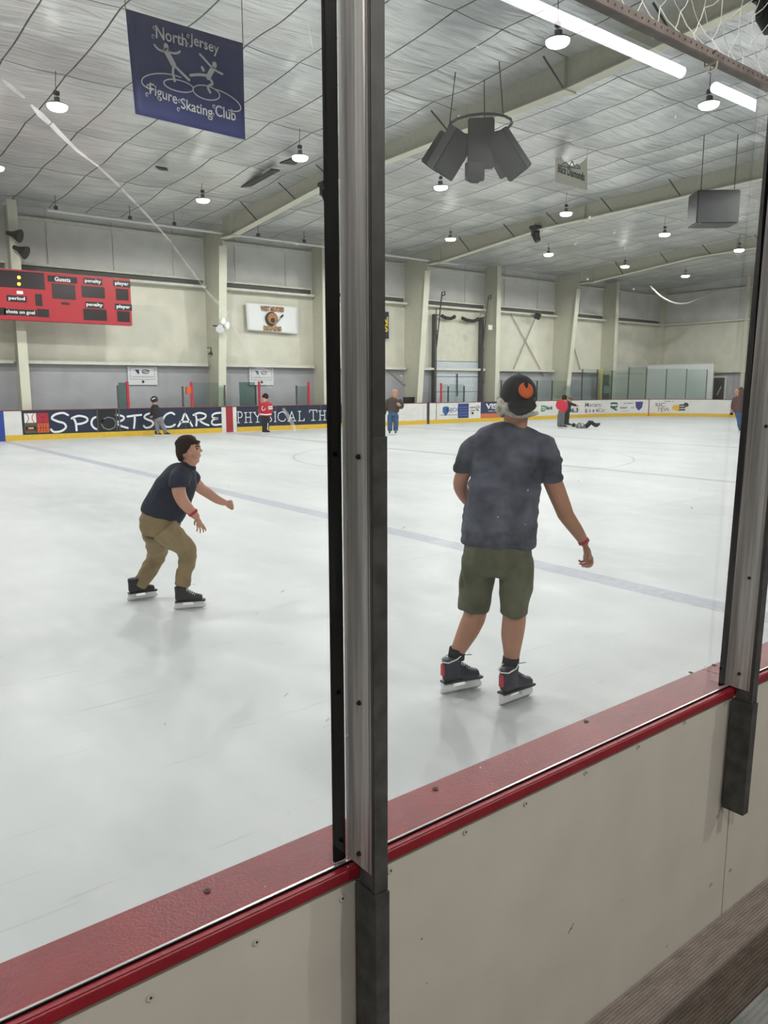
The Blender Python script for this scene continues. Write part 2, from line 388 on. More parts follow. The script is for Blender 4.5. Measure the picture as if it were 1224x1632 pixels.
# ---- steel columns and rafters
def straight_column(x, label):
    t = thing('steel_column', label, 'column', (x, YF-.5, 0), 'straight wall columns')
    BX('flange', M_cream, t, x-.16, x+.16, YF-1.09, YF-1.07, .02, 8.28)
    BX('web', mat('cream_web', (196, 195, 176), .55, var=.05), t, x-.012, x+.012, YF-1.07, YF-.01, .02, 8.25)
    return t
straight_column(7.1, 'cream steel column carrying the red scoreboard')
straight_column(20.06, 'cream steel column just right of the bear team banner')
straight_column(31.3, 'cream steel column right of the garage door')
straight_column(41.9, 'narrow cream steel column nearest the far right corner')
def main_frame(x, l1, l2):
    t = thing('tapered_column', l1, 'column', (x, YF-.6, 0), 'tapered frame columns')
    yb, yt = 29.88, 29.22; zt = 7.45; bm = bmesh.new(); o = rel(t)
    prism(bm, [Vector((x-.17, yb, .02))-o, Vector((x+.17, yb, .02))-o, Vector((x+.17, yt, zt))-o, Vector((x-.17, yt, zt))-o], (0, .025, 0))
    mesh_obj('flange', bm, M_cream, t); bm = bmesh.new()
    prism(bm, [Vector((x-.015, yb+.02, .02))-o, Vector((x-.015, YF-.01, .02))-o, Vector((x-.015, YF-.01, 8.3))-o, Vector((x-.015, yt, 8.3))-o, Vector((x-.015, yt+.02, zt))-o], (.03, 0, 0))
    mesh_obj('web', bm, MATS['cream_web'], t)
    r = thing('roof_rafter', l2, 'beam', (x, 15, 8.4), 'roof rafters'); o = rel(r)
    ys = [yt-.05, 28.2, 25, 22, 19, 17, 14.5, 12, 9.5, 7, 3, -1, YN+.1]
    bm = bmesh.new()
    for a, b in zip(ys, ys[1:]):
        za, zb = (rafz(min(a, 28.2)), rafz(b))
        prism(bm, [Vector((x-.15, a, za))-o, Vector((x+.15, a, za))-o, Vector((x+.15, b, zb))-o, Vector((x-.15, b, zb))-o], (0, 0, .025))
    mesh_obj('bottom_flange', bm, M_cream, r); bm = bmesh.new()
    for a, b in zip(ys, ys[1:]):
        za, zb = (rafz(min(a, 28.2))+.02, rafz(b)+.02)
        prism(bm, [Vector((x-.012, a, za))-o, Vector((x-.012, b, zb))-o, Vector((x-.012, b, roofz(b)))-o, Vector((x-.012, a, roofz(a)))-o], (.024, 0, 0))
    mesh_obj('web', bm, MATS['cream_web'], r)
    for y in (28.25, 19.9, 12.1, 4.5):
        bm = bmesh.new()
        box(bm, x-.14-o.x, x-.012-o.x, y-.012-o.y, y+.012-o.y, rafz(y)-.0-o.z, roofz(y)-.02-o.z)
        box(bm, x-.2-o.x, x+.2-o.x, y-.1-o.y, y+.1-o.y, rafz(y)-.03-o.z, rafz(y)-o.z)
        mesh_obj('stiffener', bm, M_cream, r)
    for y in (26.2, 23.5, 21.2, 18.6, 15.8, 12.1, 9.4, 7):
        bm = bmesh.new(); a = Vector((x-.1, y, rafz(y)+.02))-o; b = Vector((x-.72, y+.1, roofz(y)-.1))-o
        tube(bm, [a, b], .022, 5); mesh_obj('flange_brace', bm, M_dark, r)
main_frame(14.72, 'broad cream tapered column behind the centre line of the boards', 'nearest cream rafter running over the centre line')
main_frame(25.6, 'cream tapered column left of the garage door', 'cream rafter passing behind the hanging white pennant')
main_frame(37.2, 'cream tapered column behind the red jacketed skater pair', 'farthest cream rafter near the end wall')
# sprinkler pipe
t = thing('ceiling_pipe', 'long white round pipe running just under the eave along the far wall', 'pipe', (17, 29.0, 7.9))
bm = bmesh.new(); tube(bm, [(-9, 0, 0), (10.4, 0, -.02)], .055, 10); mesh_obj('pipe_run', bm, mat('pipe_white', (205, 205, 200), .4), t)
for x in (8.3, 10.9, 12.6, 16.2, 18.4, 22.2, 26.2):
    bm = bmesh.new(); tube(bm, [(x-17, 0, 0), (x-17, 0, roofz(29)-7.95)], .012, 5); box(bm, x-17-.05, x-17+.05, -.07, .07, .03, .16)
    mesh_obj('hanger', bm, M_cable, t)
t = tag(mesh_obj('sagging_hose', (lambda b: (tube(b, [tuple(atY(px, py, 26.5)) for px, py in spline([(1038, 458), (1055, 474), (1075, 484), (1095, 485), (1118, 476), (1142, 465)], 5)], .05, 6), b)[1])(bmesh.new()), MATS['pipe_white']),
        'white hose sagging in a shallow curve below the far right roof corner', 'hose')
for i, (a, b, zz, lb) in enumerate((((613, 390), (1078, 398), 8.1, 'thin white pipe running level behind the moving stage light'), ((868, 362), (1200, 362), 8.2, 'thin white pipe strung below the roof near the grey box speaker'))):
    pass
# dark tears in the insulation
for i, (pts, lb) in enumerate((([(386, 298), (402, 297), (448, 272), (434, 270), (424, 277)], 'long dark tear in the roof foil left of the post'),
                  ([(448, 260), (472, 263), (480, 256), (466, 253)], 'small dark tear in the roof foil beside a lamp'),
                  ([(250, 265), (268, 268), (270, 271), (256, 270)], 'tiny dark slot in the roof foil under the blue banner'),
                  ([(24, 292), (38, 278), (30, 280), (22, 296)], 'dark gap in the roof foil above the left column'))):
    bm = bmesh.new(); z = 8.52 if i else 8.56
    P3 = [atZ(px, py, z) for px, py in pts]; prism(bm, P3, (0, 0, .04))
    tag(mesh_obj('insulation_tear', bm, M_blackp), lb, 'tear')

# ------------------------------------------------------------------ lamps
M_lens = mat('lamp_lens', (255, 252, 244), .4, emit=LAMP_E)
def make_lamp(watts=LAMP_W):
    t = bpy.data.objects.new('high_bay_lamp', None); COL.objects.link(t)
    bm = bmesh.new()
    for (r0, z0), (r1, z1) in (((.22, 0), (.21, .03)), ((.20, .03), (.08, .05)), ((.06, .05), (.06, .17))):
        tube(bm, [(0, 0, z0), (0, 0, z1)], [r0, r1], 20)
    for k in range(10):
        a = 2*pi*k/10; box(bm, -.004, .004, .05, .085, .06, .17)
    mesh_obj('housing', bm, mat('lamp_housing', (120, 122, 122), .5), t)
    bm = bmesh.new(); tube(bm, [(0, 0, -.075), (0, 0, -.05), (0, 0, -.002)], [.17, .20, .215], 24); mesh_obj('lens', bm, M_lens, t)
    bm = bmesh.new(); tube(bm, [(0, 0, 0), (.02, .01, .5), (-.01, 0, 1)], .008, 5); cb = mesh_obj('cable', bm, M_cable, t); cb.location = (0, 0, .2)
    bm = bmesh.new(); box(bm, -.05, .05, -.04, .04, .22, .30); mesh_obj('driver_box', bm, M_dark, t)
    ld = bpy.data.lights.new('lamp_light', 'SPOT'); ld.spot_size = radians(174); ld.spot_blend = .2; ld.shadow_soft_size = .13; ld.energy = watts; ld.color = (1, .995, .97)
    lo = bpy.data.objects.new('lamp_light', ld); COL.objects.link(lo); lo.parent = t; lo.location = (0, 0, -.24)
    return t
lamp0 = make_lamp(); used = False; edge0 = None
rows = {24.6: 'far row', 18.6: 'middle row', 9.8: 'near row', 3.9: 'row over the near boards'}
words = {5.5: 'above the scoreboard end', 11.72: 'before the first rafter', 16.8: 'beyond the first rafter', 22.8: 'before the second rafter', 29.0: 'beyond the second rafter', 34.95: 'before the third rafter', 40.6: 'nearest the end wall', -.4: 'just outside the left edge', -6.3: 'far outside the left edge'}
for y, rw in rows.items():
    for x, wd in words.items():
        if y == 3.9:
            if edge0 is None: edge0 = o = make_lamp(EDGE_W)
            else: o = copy_tree(edge0)
        elif used: o = copy_tree(lamp0)
        else: o = lamp0; used = True
        o.location = (x if y != 9.8 else x-.1, y, 7.95 if y < 30 else 8); o.rotation_euler = (random.uniform(-.04, .04), random.uniform(-.04, .04), random.uniform(0, 6))
        for ch in o.children:
            if ch.name.startswith('cable'): ch.scale = (1, 1, roofz(y)-.22-7.95-.2)
        tag(o, 'round glowing high-bay lamp, %s, %s' % (rw, wd), 'lamp', 'high-bay lamps under the roof')
wl0 = None  # lamps out of view, added so the boards' outer face gets enough light
for x, wd in ((-1.6, 'behind the viewer on the left'), (2.2, 'behind the viewer on the right'), (6.0, 'farther along the walkway')):
    if wl0 is None: wl0 = o = make_lamp(WALK_FILL_W)
    else: o = copy_tree(wl0)
    o.location = (x, -2.9, 5.9); tag(o, 'high-bay lamp hung low over the walkway, %s' % wd, 'lamp', 'lamps over the walkway')
    for ch in o.children:
        if ch.name.startswith('cable'): ch.scale = (1, 1, 3.0)

# ------------------------------------------------------------------ far boards
R = 6.0; XE = 46.0; cxa, cya = XE-R, YB-R
def path(s):
    """s = distance along the far boards from x=0: returns point, tangent, inward normal"""
    if s <= cxa: return Vector((s, YB, 0)), Vector((1, 0, 0)), Vector((0, -1, 0))
    L = R*pi/2
    if s <= cxa+L:
        a = pi/2-(s-cxa)/R; return Vector((cxa+R*cos(a), cya+R*sin(a), 0)), Vector((sin(a), -cos(a), 0)), Vector((-cos(a), -sin(a), 0))
    return Vector((XE, cya-(s-cxa-L), 0)), Vector((0, -1, 0)), Vector((-1, 0, 0))
def s_of(px):
    """board position seen at picture column px (board height)"""
    best = None
    for i in range(0, 6000):
        s = i*.01; p, t, n = path(s)
        r = ray(px, 650); v = abs(p.x*r.y-p.y*r.x)/hypot(r.x, r.y)
        if best is None or v < best[0]: best = (v, s)
    return best[1]
def ribbon(name, s0, s1, z0, z1, d0, d1, m, parent):
    """slab that follows the board line; d = distance into the rink (negative: behind)"""
    bm = bmesh.new(); o = rel(parent); n = 1 if s1 <= cxa or s0 >= cxa+R*pi/2 else max(2, int((s1-s0)/.25)); prev = None
    for i in range(n+1):
        p, t, nn = path(s0+(s1-s0)*i/n)
        c = [bm.verts.new(p+nn*d+Vector((0, 0, z))-o) for d, z in ((d0, z0), (d1, z0), (d1, z1), (d0, z1))]
        if prev:
            for k in range(4): bm.faces.new((prev[k], prev[(k+1) % 4], c[(k+1) % 4], c[k]))
        else: bm.faces.new(c)
        prev = c
    bm.faces.new(prev[::-1]); return mesh_obj(name, bm, m, parent)
def board(s0, s1, label, face=M_white, cat='dasher board', kick=True):
    p, t, n = path((s0+s1)/2); th = thing('dasher_board', label, cat, (p.x, p.y, 0), 'far dasher boards')
    ribbon('panel', s0+.005, s1-.005, .0, 1.05, -.10, 0, face, th)
    if kick: ribbon('kick_plate', s0, s1, 0, .20, 0, .014, M_yellow, th)
    ribbon('cap_rail', s0, s1, 1.05, 1.075, -.12, .012, M_redd, th)
    return th
def ad_text(th, s, z, st, h, width, m, bold=.01, shear=0, name='lettering'):
    p, t, n = path(s); return text(name, st, m, th, p+n*.004+Vector((0, 0, z)), t, (0, 0, 1), h, width, ext=.006, bold=bold, shear=shear)
def ad_rect(th, s0, s1, z0, z1, m, name='ad_block', d=.004): return ribbon(name, s0, s1, z0, z1, 0, d, m, th)
M_blue = mat('line_blue', (38, 66, 150), .4)
b0 = board(5.2, 6.25, 'blue section of the far boards at the left edge of the photo', M_blue, kick=False)
board(-6, 5.2, 'plain white boards out of sight to the left of the blue section')
board(6.25, 6.84, 'short plain white board between the blue section and the navy sports ad')
ad = board(6.84, 14.6, 'navy board reading SportsCare in white brush lettering', M_navy)
# four sport tiles
xa = [6.92, 7.30, 7.34, 7.72]
tw = mat('tile_white', (225, 222, 218), .5); trd = mat('tile_red', (170, 28, 52), .5); tor = mat('tile_orange', (206, 84, 40), .5); tgr = mat('tile_green', (66, 96, 50), .5); tbr = mat('tile_brown', (100, 60, 38), .5)
ad_rect(ad, 6.92, 7.32, .62, .96, tw, 'baseball_tile'); ad_rect(ad, 7.34, 7.74, .62, .96, trd, 'red_ball_tile')
ad_rect(ad, 6.92, 7.32, .26, .60, tgr, 'football_tile'); ad_rect(ad, 7.34, 7.74, .26, .60, tor, 'basketball_tile')
def arcp(cx, cz, r, a0, a1, y, n=8, sx=1.): return [(cx+sx*r*cos(radians(a0+(a1-a0)*i/n)), y, cz+r*sin(radians(a0+(a1-a0)*i/n))) for i in range(n+1)]
yy = YB-.004
strokes('baseball_seam', [arcp(6.86, .79, .2, -50, 50, yy), arcp(7.38, .79, .2, 130, 230, yy)], trd, ad, .022, (0, -1, 0))
strokes('football', [([(6.99, yy, .43), (7.05, yy, .43), (7.19, yy, .43), (7.25, yy, .43)], .22), ], tbr, ad, .22, (0, -1, 0))
strokes('football_lace', [[(7.05, yy-.004, .43), (7.19, yy-.004, .43)]], tw, ad, .03, (0, -1, 0))
dk = mat('tile_line', (70, 30, 24), .5)
strokes('ball_lines', [[(7.54, yy, .26), (7.54, yy, .60)], [(7.34, yy, .43), (7.74, yy, .43)], arcp(7.26, .43, .2, -45, 45, yy), arcp(7.82, .43, .2, 135, 225, yy),
                       [(7.36, yy, .94), (7.54, yy, .79), (7.54, yy, .63)], [(7.54, yy, .79), (7.72, yy, .94)]], dk, ad, .014, (0, -1, 0))
# brush letters, each in a 0..1 box
GL = {'S': [[(.95, .88), (.7, 1.0), (.3, .92), (.14, .72), (.4, .56), (.72, .44), (.8, .22), (.55, .03), (.2, .0), (.05, .14)]],
      'P': [[(.1, .84), (.22, .5), (.24, .0)], [(.0, .82), (.4, .98), (.85, .86), (.9, .62), (.6, .46), (.3, .42)]],
      'O': [[(.62, .98), (.2, .8), (.08, .4), (.3, .05), (.7, .05), (.95, .4), (.88, .8), (.55, .95)]],
      'R': [[(.12, .9), (.2, .5), (.16, .02)], [(.0, .84), (.4, .99), (.8, .84), (.72, .58), (.3, .44)], [(.36, .46), (.62, .2), (.98, .02)]],
      'T': [[(.0, .88), (.5, .94), (1., .98)], [(.52, .92), (.5, .5), (.42, .0)]],
      'C': [[(.95, .86), (.7, .98), (.3, .82), (.08, .42), (.25, .06), (.65, .02), (.95, .16)]],
      'A': [[(.0, .02), (.3, .5), (.5, .98), (.74, .5), (.98, .0)], [(.15, .36), (.85, .36)]],
      'E': [[(.9, .96), (.4, .92), (.12, .76), (.2, .58), (.6, .52), (.2, .44), (.04, .2), (.3, .03), (.95, .06)]]}
for ch, x0, x1, zz0, zz1 in (('S', 79, 111, .27, .95), ('P', 115, 142, .30, .84), ('O', 144, 169, .31, .82), ('R', 172, 204, .31, .84), ('T', 204, 226, .31, .82), ('S', 228, 248, .31, .86),
                             ('C', 258, 280, .30, .88), ('A', 284, 307, .31, .82), ('R', 309, 333, .31, .84), ('E', 337, 354, .31, .84)):
    X0 = atY(x0, 668, YB).x; X1 = atY(x1, 668, YB).x
    polys = [[(X0+u*(X1-X0), yy, zz0+v*(zz1-zz0)) for u, v in spline(pl, 5)] for pl in GL[ch]]
    strokes('letter', polys, M_wht, ad, .075, (0, -1, 0))
# gate set in the ad: dark reflective leaf and posts
g = thing('player_gate', 'dark gate leaf with steel edge posts set into the navy ad', 'gate', (9.9, YB, 0))
BX('leaf', mat('gate_film', (24, 27, 34), .3), g, 9.48, 10.16, YB-.012, YB, .22, 1.06)
for x in (9.48, 10.20, 10.31): BX('post', M_galv, g, x-.025, x+.025, YB-.03, YB, .2, 1.09)
X0 = atY(144, 668, YB).x
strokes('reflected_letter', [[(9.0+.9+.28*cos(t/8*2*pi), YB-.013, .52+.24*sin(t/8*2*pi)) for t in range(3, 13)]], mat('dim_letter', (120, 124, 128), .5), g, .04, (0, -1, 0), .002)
ws = board(14.6, 15.3, 'white and red centre line section of the far boards', M_white, kick=False)
ad_rect(ws, 14.80, 15.12, 0, 1.05, mat('line_red', (160, 36, 44), .5), 'red_stripe')
ad2 = board(15.3, 22.4, 'navy board with white serif letters spelling PHYSICAL THERAPY', M_navy)
SER = {'P': [[(.2, 0), (.2, 1)], [(.2, 1), (.7, 1), (.92, .85), (.92, .62), (.7, .47), (.2, .47)], [(0, 0), (.42, 0)], [(0, 1), (.2, 1)]],
       'H': [[(.18, 0), (.18, 1)], [(.82, 0), (.82, 1)], [(.18, .52), (.82, .52)], [(0, 0), (.36, 0)], [(.64, 0), (1, 0)], [(0, 1), (.36, 1)], [(.64, 1), (1, 1)]],
       'Y': [[(.5, 0), (.5, .48)], [(.5, .48), (.1, 1)], [(.5, .48), (.9, 1)], [(.3, 0), (.7, 0)], [(0, 1), (.28, 1)], [(.72, 1), (1, 1)]],
       'S': [[(.9, .78), (.82, .95), (.5, 1.), (.16, .9), (.12, .7), (.4, .55), (.75, .42), (.9, .25), (.75, .05), (.4, 0), (.1, .08), (.06, .28)]],
       'I': [[(.5, 0), (.5, 1)], [(.1, 0), (.9, 0)], [(.1, 1), (.9, 1)]],
       'C': [[(.95, .75), (.85, .95), (.5, 1), (.15, .85), (.02, .5), (.15, .15), (.5, 0), (.85, .06), (.97, .25)]],
       'A': [[(.12, 0), (.5, 1), (.88, 0)], [(.28, .35), (.74, .35)], [(0, 0), (.28, 0)], [(.7, 0), (1, 0)]],
       'L': [[(.2, 1), (.2, 0), (.95, 0), (.98, .22)], [(0, 1), (.42, 1)], [(0, 0), (.2, 0)]],
       'T': [[(.5, 0), (.5, 1)], [(.02, .78), (.04, 1), (.96, 1), (.98, .78)], [(.28, 0), (.72, 0)]],
       'E': [[(.2, 0), (.2, 1)], [(0, 0), (.9, 0), (.96, .22)], [(0, 1), (.88, 1), (.9, .8)], [(.2, .52), (.7, .52)]],
       'R': [[(.2, 0), (.2, 1)], [(0, 1), (.65, 1), (.85, .85), (.85, .64), (.65, .5), (.2, .5)], [(.5, .5), (.95, 0)], [(0, 0), (.42, 0)]]}
lets = [('P', 378.5, 387), ('H', 390, 402), ('Y', 404.5, 417), ('S', 426, 434), ('I', 437, 441), ('C', 443, 456), ('A', 459, 472), ('L', 476, 485.5), ('T', 493.5, 506), ('H', 508.5, 520), ('E', 523, 531.5),
        ('R', 534, 543), ('A', 545, 555), ('P', 558, 565), ('Y', 567, 577)]
for ch, x0, x1 in lets:
    X0 = atY(x0, 665, YB).x; X1 = atY(x1, 665, YB).x
    z1 = .84 if ch in 'PT' and x0 in (378.5, 493.5) else .80
    strokes('letter', [[(X0+u*(X1-X0), yy, .38+v*(z1-.38)) for u, v in pl] for pl in SER[ch]], M_wht, ad2, .034, (0, -1, 0))
for x in (17.2, 19.55, 11.9, 13.0): BX('seam', mat('seam_grey', (90, 98, 110), .5), ad2 if x > 15 else ad, x-.008, x+.008, YB-.009, YB, .2, 1.05)
board(22.4, 25.75, 'plain white boards beside the skater in blue jeans')
bg = board(25.75, 26.66, 'short white board with a dark door post left of the shield ad')
BX('door_post', M_dark, bg, 25.98, 26.13, YB-.03, YB, .0, 1.09); BX('seam', M_dark, bg, 26.6, 26.62, YB-.01, YB, .2, 1.05)
a3 = board(26.66, 29.82, 'white board with a blue shield and NJOI lettering')
sh = mat('shield_blue', (52, 92, 150), .5)
p0 = atY(706, 656, YB).x; bm = bmesh.new(); o = rel(a3)
prism(bm, [Vector((p0+dx, YB-.004, z))-o for dx, z in ((-.0, .83), (.22, .88), (.44, .83), (.44, .6), (.22, .38), (0, .6))], (0, -.006, 0)); mesh_obj('shield', bm, sh, a3)
ad_text(a3, 28.12-.38, .66, 'NJOI', .26, .8, sh, bold=0)
ad_text(a3, 27.5, .42, 'NEW JERSEY ORTHOPAEDIC', .05, 1.2, sh, bold=0)
ad_rect(a3, 28.14, 28.92, .24, 1.0, mat('ad_royal', (36, 58, 118), .5))
for z in (.8, .66, .52, .38): ad_text(a3, 28.53, z, 'SPORTS MEDICINE', .05, .6, mat('pale_blue', (120, 140, 180), .5), bold=0)
ad_text(a3, 29.22, .78, 'HOSPITAL', .07, .42, M_dark, bold=0); ad_text(a3, 29.22, .62, 'CENTER', .06, .36, M_dark, bold=0); ad_rect(a3, 29.14, 29.3, .42, .54, M_dark)
strokes('swirl', [arcp(29.6, .74, .13, 0, 300, yy), arcp(29.62, .70, .07, 40, 300, yy)], M_dark, a3, .03, (0, -1, 0))
a4 = board(29.82, 33.4, 'navy board reading VISION above an orange band', mat('ad_navy2', (40, 54, 88), .4))
ad_rect(a4, 29.82, 33.4, .21, .44, mat('ad_orange', (200, 110, 72), .5), 'orange_band')
ad_text(a4, 31.2, .82, 'VISION', .3, 2.0, M_wht, bold=.03); ad_text(a4, 31.2, .56, 'FAMILY EYE CARE CENTER', .06, 1.6, M_wht, bold=0)
a5 = board(33.4, s_of(889), 'white board with a small green square and the word Bank')
ad_rect(a5, s_of(863), s_of(869.5), .45, .80, mat('bank_green', (52, 140, 76), .5), 'green_square'); ad_text(a5, s_of(866), .62, 'TD', .2, .26, M_wht, bold=.02)
ad_text(a5, s_of(876), .66, 'Bank', .22, .62, M_dark, bold=.02); ad_rect(a5, 33.5, 33.9, .5, .95, MATS['bank_green'], 'green_corner')
a6 = board(s_of(889), s_of(931), 'white board reading 106.3 behind the pair of skaters')
ad_text(a6, s_of(913), .48, '106.3', .28, 1.1, mat('ink_navy', (34, 40, 84), .5), bold=.03); ad_text(a6, s_of(913), .8, 'radio', .1, .6, M_dark)
a7 = board(s_of(931), s_of(1034.5), 'curved white board with colourful Macaroni Kid letters and a row of small logos')
p, t, n = path(s_of(950)); grey = mat('grey_letter', (150, 152, 160), .5)
ad_text(a7, s_of(949), .78, 'Macaroni', .26, 2.0, grey, bold=.01); ad_text(a7, s_of(959), .42, 'Kid', .26, .75, grey, bold=.01)
for px, c in ((935, (200, 90, 120)), (941, (120, 170, 200)), (946.5, (110, 130, 190)), (952, (200, 110, 110))):
    mm = mat('burst%d' % px, c, .5); p, t, n = path(s_of(px)); rr = .15 if px == 935 else .09
    strokes('burst', [[p+n*.004+t*cos(a)*rr+Vector((0, 0, .4+sin(a)*rr)), p+n*.004-t*cos(a)*rr+Vector((0, 0, .4-sin(a)*rr))] for a in (0, pi/4, pi/2, 3*pi/4)], mm, a7, .035, n)
p, t, n = path(s_of(979)); strokes('fish_logo', [[p+n*.004+t*cos(a/6*pi)*.38+Vector((0, 0, .72+.12*sin(a/6*pi))) for a in range(13)], [p+n*.004+t*-.2+Vector((0, 0, .6)), p+n*.004+t*.2+Vector((0, 0, .42))]], mat('teal_ink', (60, 96, 100), .5), a7, .12, n)
ad_text(a7, s_of(1002), .82, 'SPORTS MEDICINE', .08, 1.2, MATS['ink_navy'], bold=0); ad_text(a7, s_of(995), .55, 'RIDLEY', .1, .55, M_dark, bold=.01); ad_text(a7, s_of(1009), .55, 'CO', .1, .22, M_dark)
p, t, n = path(s_of(1019)); bm = bmesh.new(); o = rel(a7)
prism(bm, [p+n*.004-o+t*dx+Vector((0, 0, z)) for dx, z in ((-.26, .92), (.26, .92), (.2, .55), (0, .36), (-.2, .55))], n*.006); mesh_obj('purple_shield', bm, mat('shield_purple', (60, 60, 130), .5), a7)
ad_text(a7, s_of(997), .33, 'SERVING OUR COMMUNITY RINK', .05, 2.0, grey, bold=0)
a8 = board(s_of(1034.5), s_of(1098), 'curved white board reading Brick Tew beside a small round picture')
ribbon('joint_post', s_of(1034), s_of(1035.3), 0, 1.09, 0, .02, mat('line_red', (160, 36, 44), .5), a8)
bk = mat('ink_dark', (60, 44, 44), .5); rk = mat('ink_red', (150, 60, 60), .5)
ad_text(a8, s_of(1053), .72, 'BRICK', .24, 1.2, bk, bold=0); ad_text(a8, s_of(1058), .42, 'TEW', .24, .8, rk, bold=0); ad_text(a8, s_of(1066), .95, 'Modern Health and Fitness', .07, 1.9, bk, bold=0)
s0 = s_of(1071); s1 = s_of(1094)
p, t, n = path(s_of(1077)); strokes('sun_disc', [([p+n*.004+Vector((0, 0, .55)), p+n*.004+t*.25+Vector((0, 0, .5))], .38)], mat('sun_yellow', (220, 176, 70), .5), a8, .3, n)
for k in range(3): ad_rect(a8, s_of(1083), s_of(1093), .36+k*.15, .46+k*.15, M_dark, 'dark_stripe')
p, t, n = path(s_of(1093)); strokes('bird_head', [([p+n*.004+Vector((0, 0, .74)), p+n*.004+t*.06+Vector((0, 0, .72))], .26)], M_dark, a8, .2, n)
board(s_of(1098), 58, 'plain white end boards behind the hooded skater')

# ---- far glass, posts behind the boards
def post(px, z1, m, label, name='glass_post', wd=.05, yb=.06, s=None):
    p, t, n = path(s_of(px) if s is None else s); p = p-n*yb; bm = bmesh.new()
    boxat(bm, Matrix.Translation((0, 0, (z1-1.06)/2)) @ Matrix((t, n, Vector((0, 0, 1)))).transposed().to_4x4(), wd, .06, z1-1.08)
    o = mesh_obj(name, bm, m); o.location = (p.x, p.y, 1.08); return tag(o, label, 'post', 'posts standing on the far boards')
M_redpost = mat('post_red', (186, 26, 48), .5)
for px, z, m, lb in ((191, 1.94, M_galv, 'grey post at the left end of the first penalty box glass'), (206.5, 2.08, M_redpost, 'leftmost red post on the far boards'),
                     (294, 1.90, M_galv, 'grey post with an orange pad on top'), (308, 2.08, M_redpost, 'red post left of the broad centre column'), (360.5, 1.95, M_galv, 'thin grey post in front of the broad centre column'),
                     (410, 1.95, M_dark, 'dark grey post at the right edge of the green glass'), (415.5, 2.10, M_redpost, 'red post above the kid in the red jersey'),
                     (475, 1.93, M_galv, 'grey post near the last penalty box'), (494.5, 2.10, M_redpost, 'rightmost red post left of the big post'),
                     (704.5, 2.05, M_redpost, 'red post in front of the garage door'), (716, 1.9, M_galv, 'left grey post in front of the garage door'), (741, 1.9, M_galv, 'right grey post in front of the garage door')):
    post(px, z, m, lb, wd=.09 if m is M_redpost else .06)
t = thing('orange_pad', 'orange pad wrapped round a grey far board post', 'pad', (13.2, YB+.06, 1.7)); BX('pad', mat('pad_orange', (205, 96, 40), .6), t, 13.10, 13.30, YB+.0, YB+.12, 1.60, 1.90, bevel=.02)
def gpanel(px0, px1, z1, m, label):
    s0, s1 = s_of(px0), s_of(px1); p, t, n = path((s0+s1)/2)
    th = bpy.data.objects.new('x', None); th.location = (p.x, p.y, 1.08)
    o = ribbon('glass_barrier', s0, s1, 1.08, z1, -.066, -.058, m, None)
    for v in o.data.vertices: v.co -= Vector((p.x, p.y, 1.08))
    o.location = (p.x, p.y, 1.08); bpy.data.objects.remove(th)
    return tag(o, label, 'glass', 'glass panels on the far boards')
gpanel(192, 206, 2.05, M_ggreen, 'narrow greenish glass beside the leftmost red post')
gpanel(309, 359, 2.06, M_gfar, 'wide glass panel in front of the broad centre column')
gpanel(384, 409, 2.08, M_ggreen, 'darker green glass pane left of the kid in red')
gpanel(476, 494, 1.9, M_gfar, 'glass pane left of the rightmost red post')
gpanel(705, 716, 2.0, M_gfar, 'narrow glass pane beside the garage door red post')
gpanel(717, 741, 2.0, M_gfar, 'glass pane in front of the garage door')
zz = lambda px, py: (EYE + ray(px, py).z*(lambda p: hypot(p.x, p.y))(path(s_of(px))[0])/hypot(ray(px, py).x, ray(px, py).y))
posts = [(800, 2.2), (818, 2.2), (838, 2.2), (857, 2.2), (881, 2.2), (928, 2.9), (952, 2.9), (975, 2.85), (1001, 3.05), (1029, 3.05), (1060.5, 2.95), (1092, 2.95), (1124, 2.9)]
dsc = ['left of the cap wearer head', 'hidden behind the black cap', 'just right of the black cap', 'above the green square ad', 'above the kid in the red jacket', 'left of the yellow post', 'by the yellow post', 'right of the dark cabinet', 'leftmost before the white partition', 'second before the white partition', 'third before the white partition', 'fourth before the white partition', 'beside the dark doorway']
for (px, z), d_ in zip(posts, dsc): post(px, z, M_galv, 'slim grey glass post %s' % d_, wd=.05)
for (a, za), (b, zb), d_ in zip(posts, posts[1:], dsc[1:]): gpanel(a+.3, b-.3, min(za, zb)+.02, M_gfar, 'far glass pane ending at the post %s' % d_)

# ------------------------------------------------------------------ near boards and glass
YO, YI = .985, 1.085
XP = [-.56, .70, 1.96, 3.22]
M_panel = mat('near_panel', (202, 196, 184), .42, var=.04, scale=5, bump=.02, bscale=8)
def screws_on(parent, pts, axis, m, r=.0065):
    for p in pts:
        bm = bmesh.new(); o = Vector(p)-rel(parent); d = Vector(axis)
        tube(bm, [o, o+d*.0015], r, 12); sc_ = mesh_obj('screw', bm, m, parent); bm = bmesh.new(); tube(bm, [o+d*.001, o+d*.0022], r*.3, 8)
        mesh_obj('screw_recess', bm, M_rust, sc_)
M_scr = mat('screw_grey', (190, 184, 172), .5)
pan_lbl = ['near white board left of the centre post', 'near white board between the two near posts', 'near white board to the right of the right post']
spx = [[(237, 1588), (406, 1500), (543, 1431)], [(620, 1387), (740, 1326), (836, 1281), (932, 1232), (1016, 1191), (1090, 1153), (1155, 1122), (1142, 1302), (1131, 1411)], [(1162, 1388), (1163, 1290)]]
edges = [(-1.8, .72), (.725, 2.008), (2.012, 4.6)]
for (a, b), lb, sp in zip(edges, pan_lbl, spx):
    t = thing('near_dasher_board', lb, 'dasher board', ((a+b)/2, YO, 0), 'near dasher boards')
    BX('panel', M_panel, t, a, b, YO, YI, 0.0, 1.035)
    screws_on(t, [atY(px, py, YO-.0005) for px, py in sp], (0, -1, 0), M_scr)
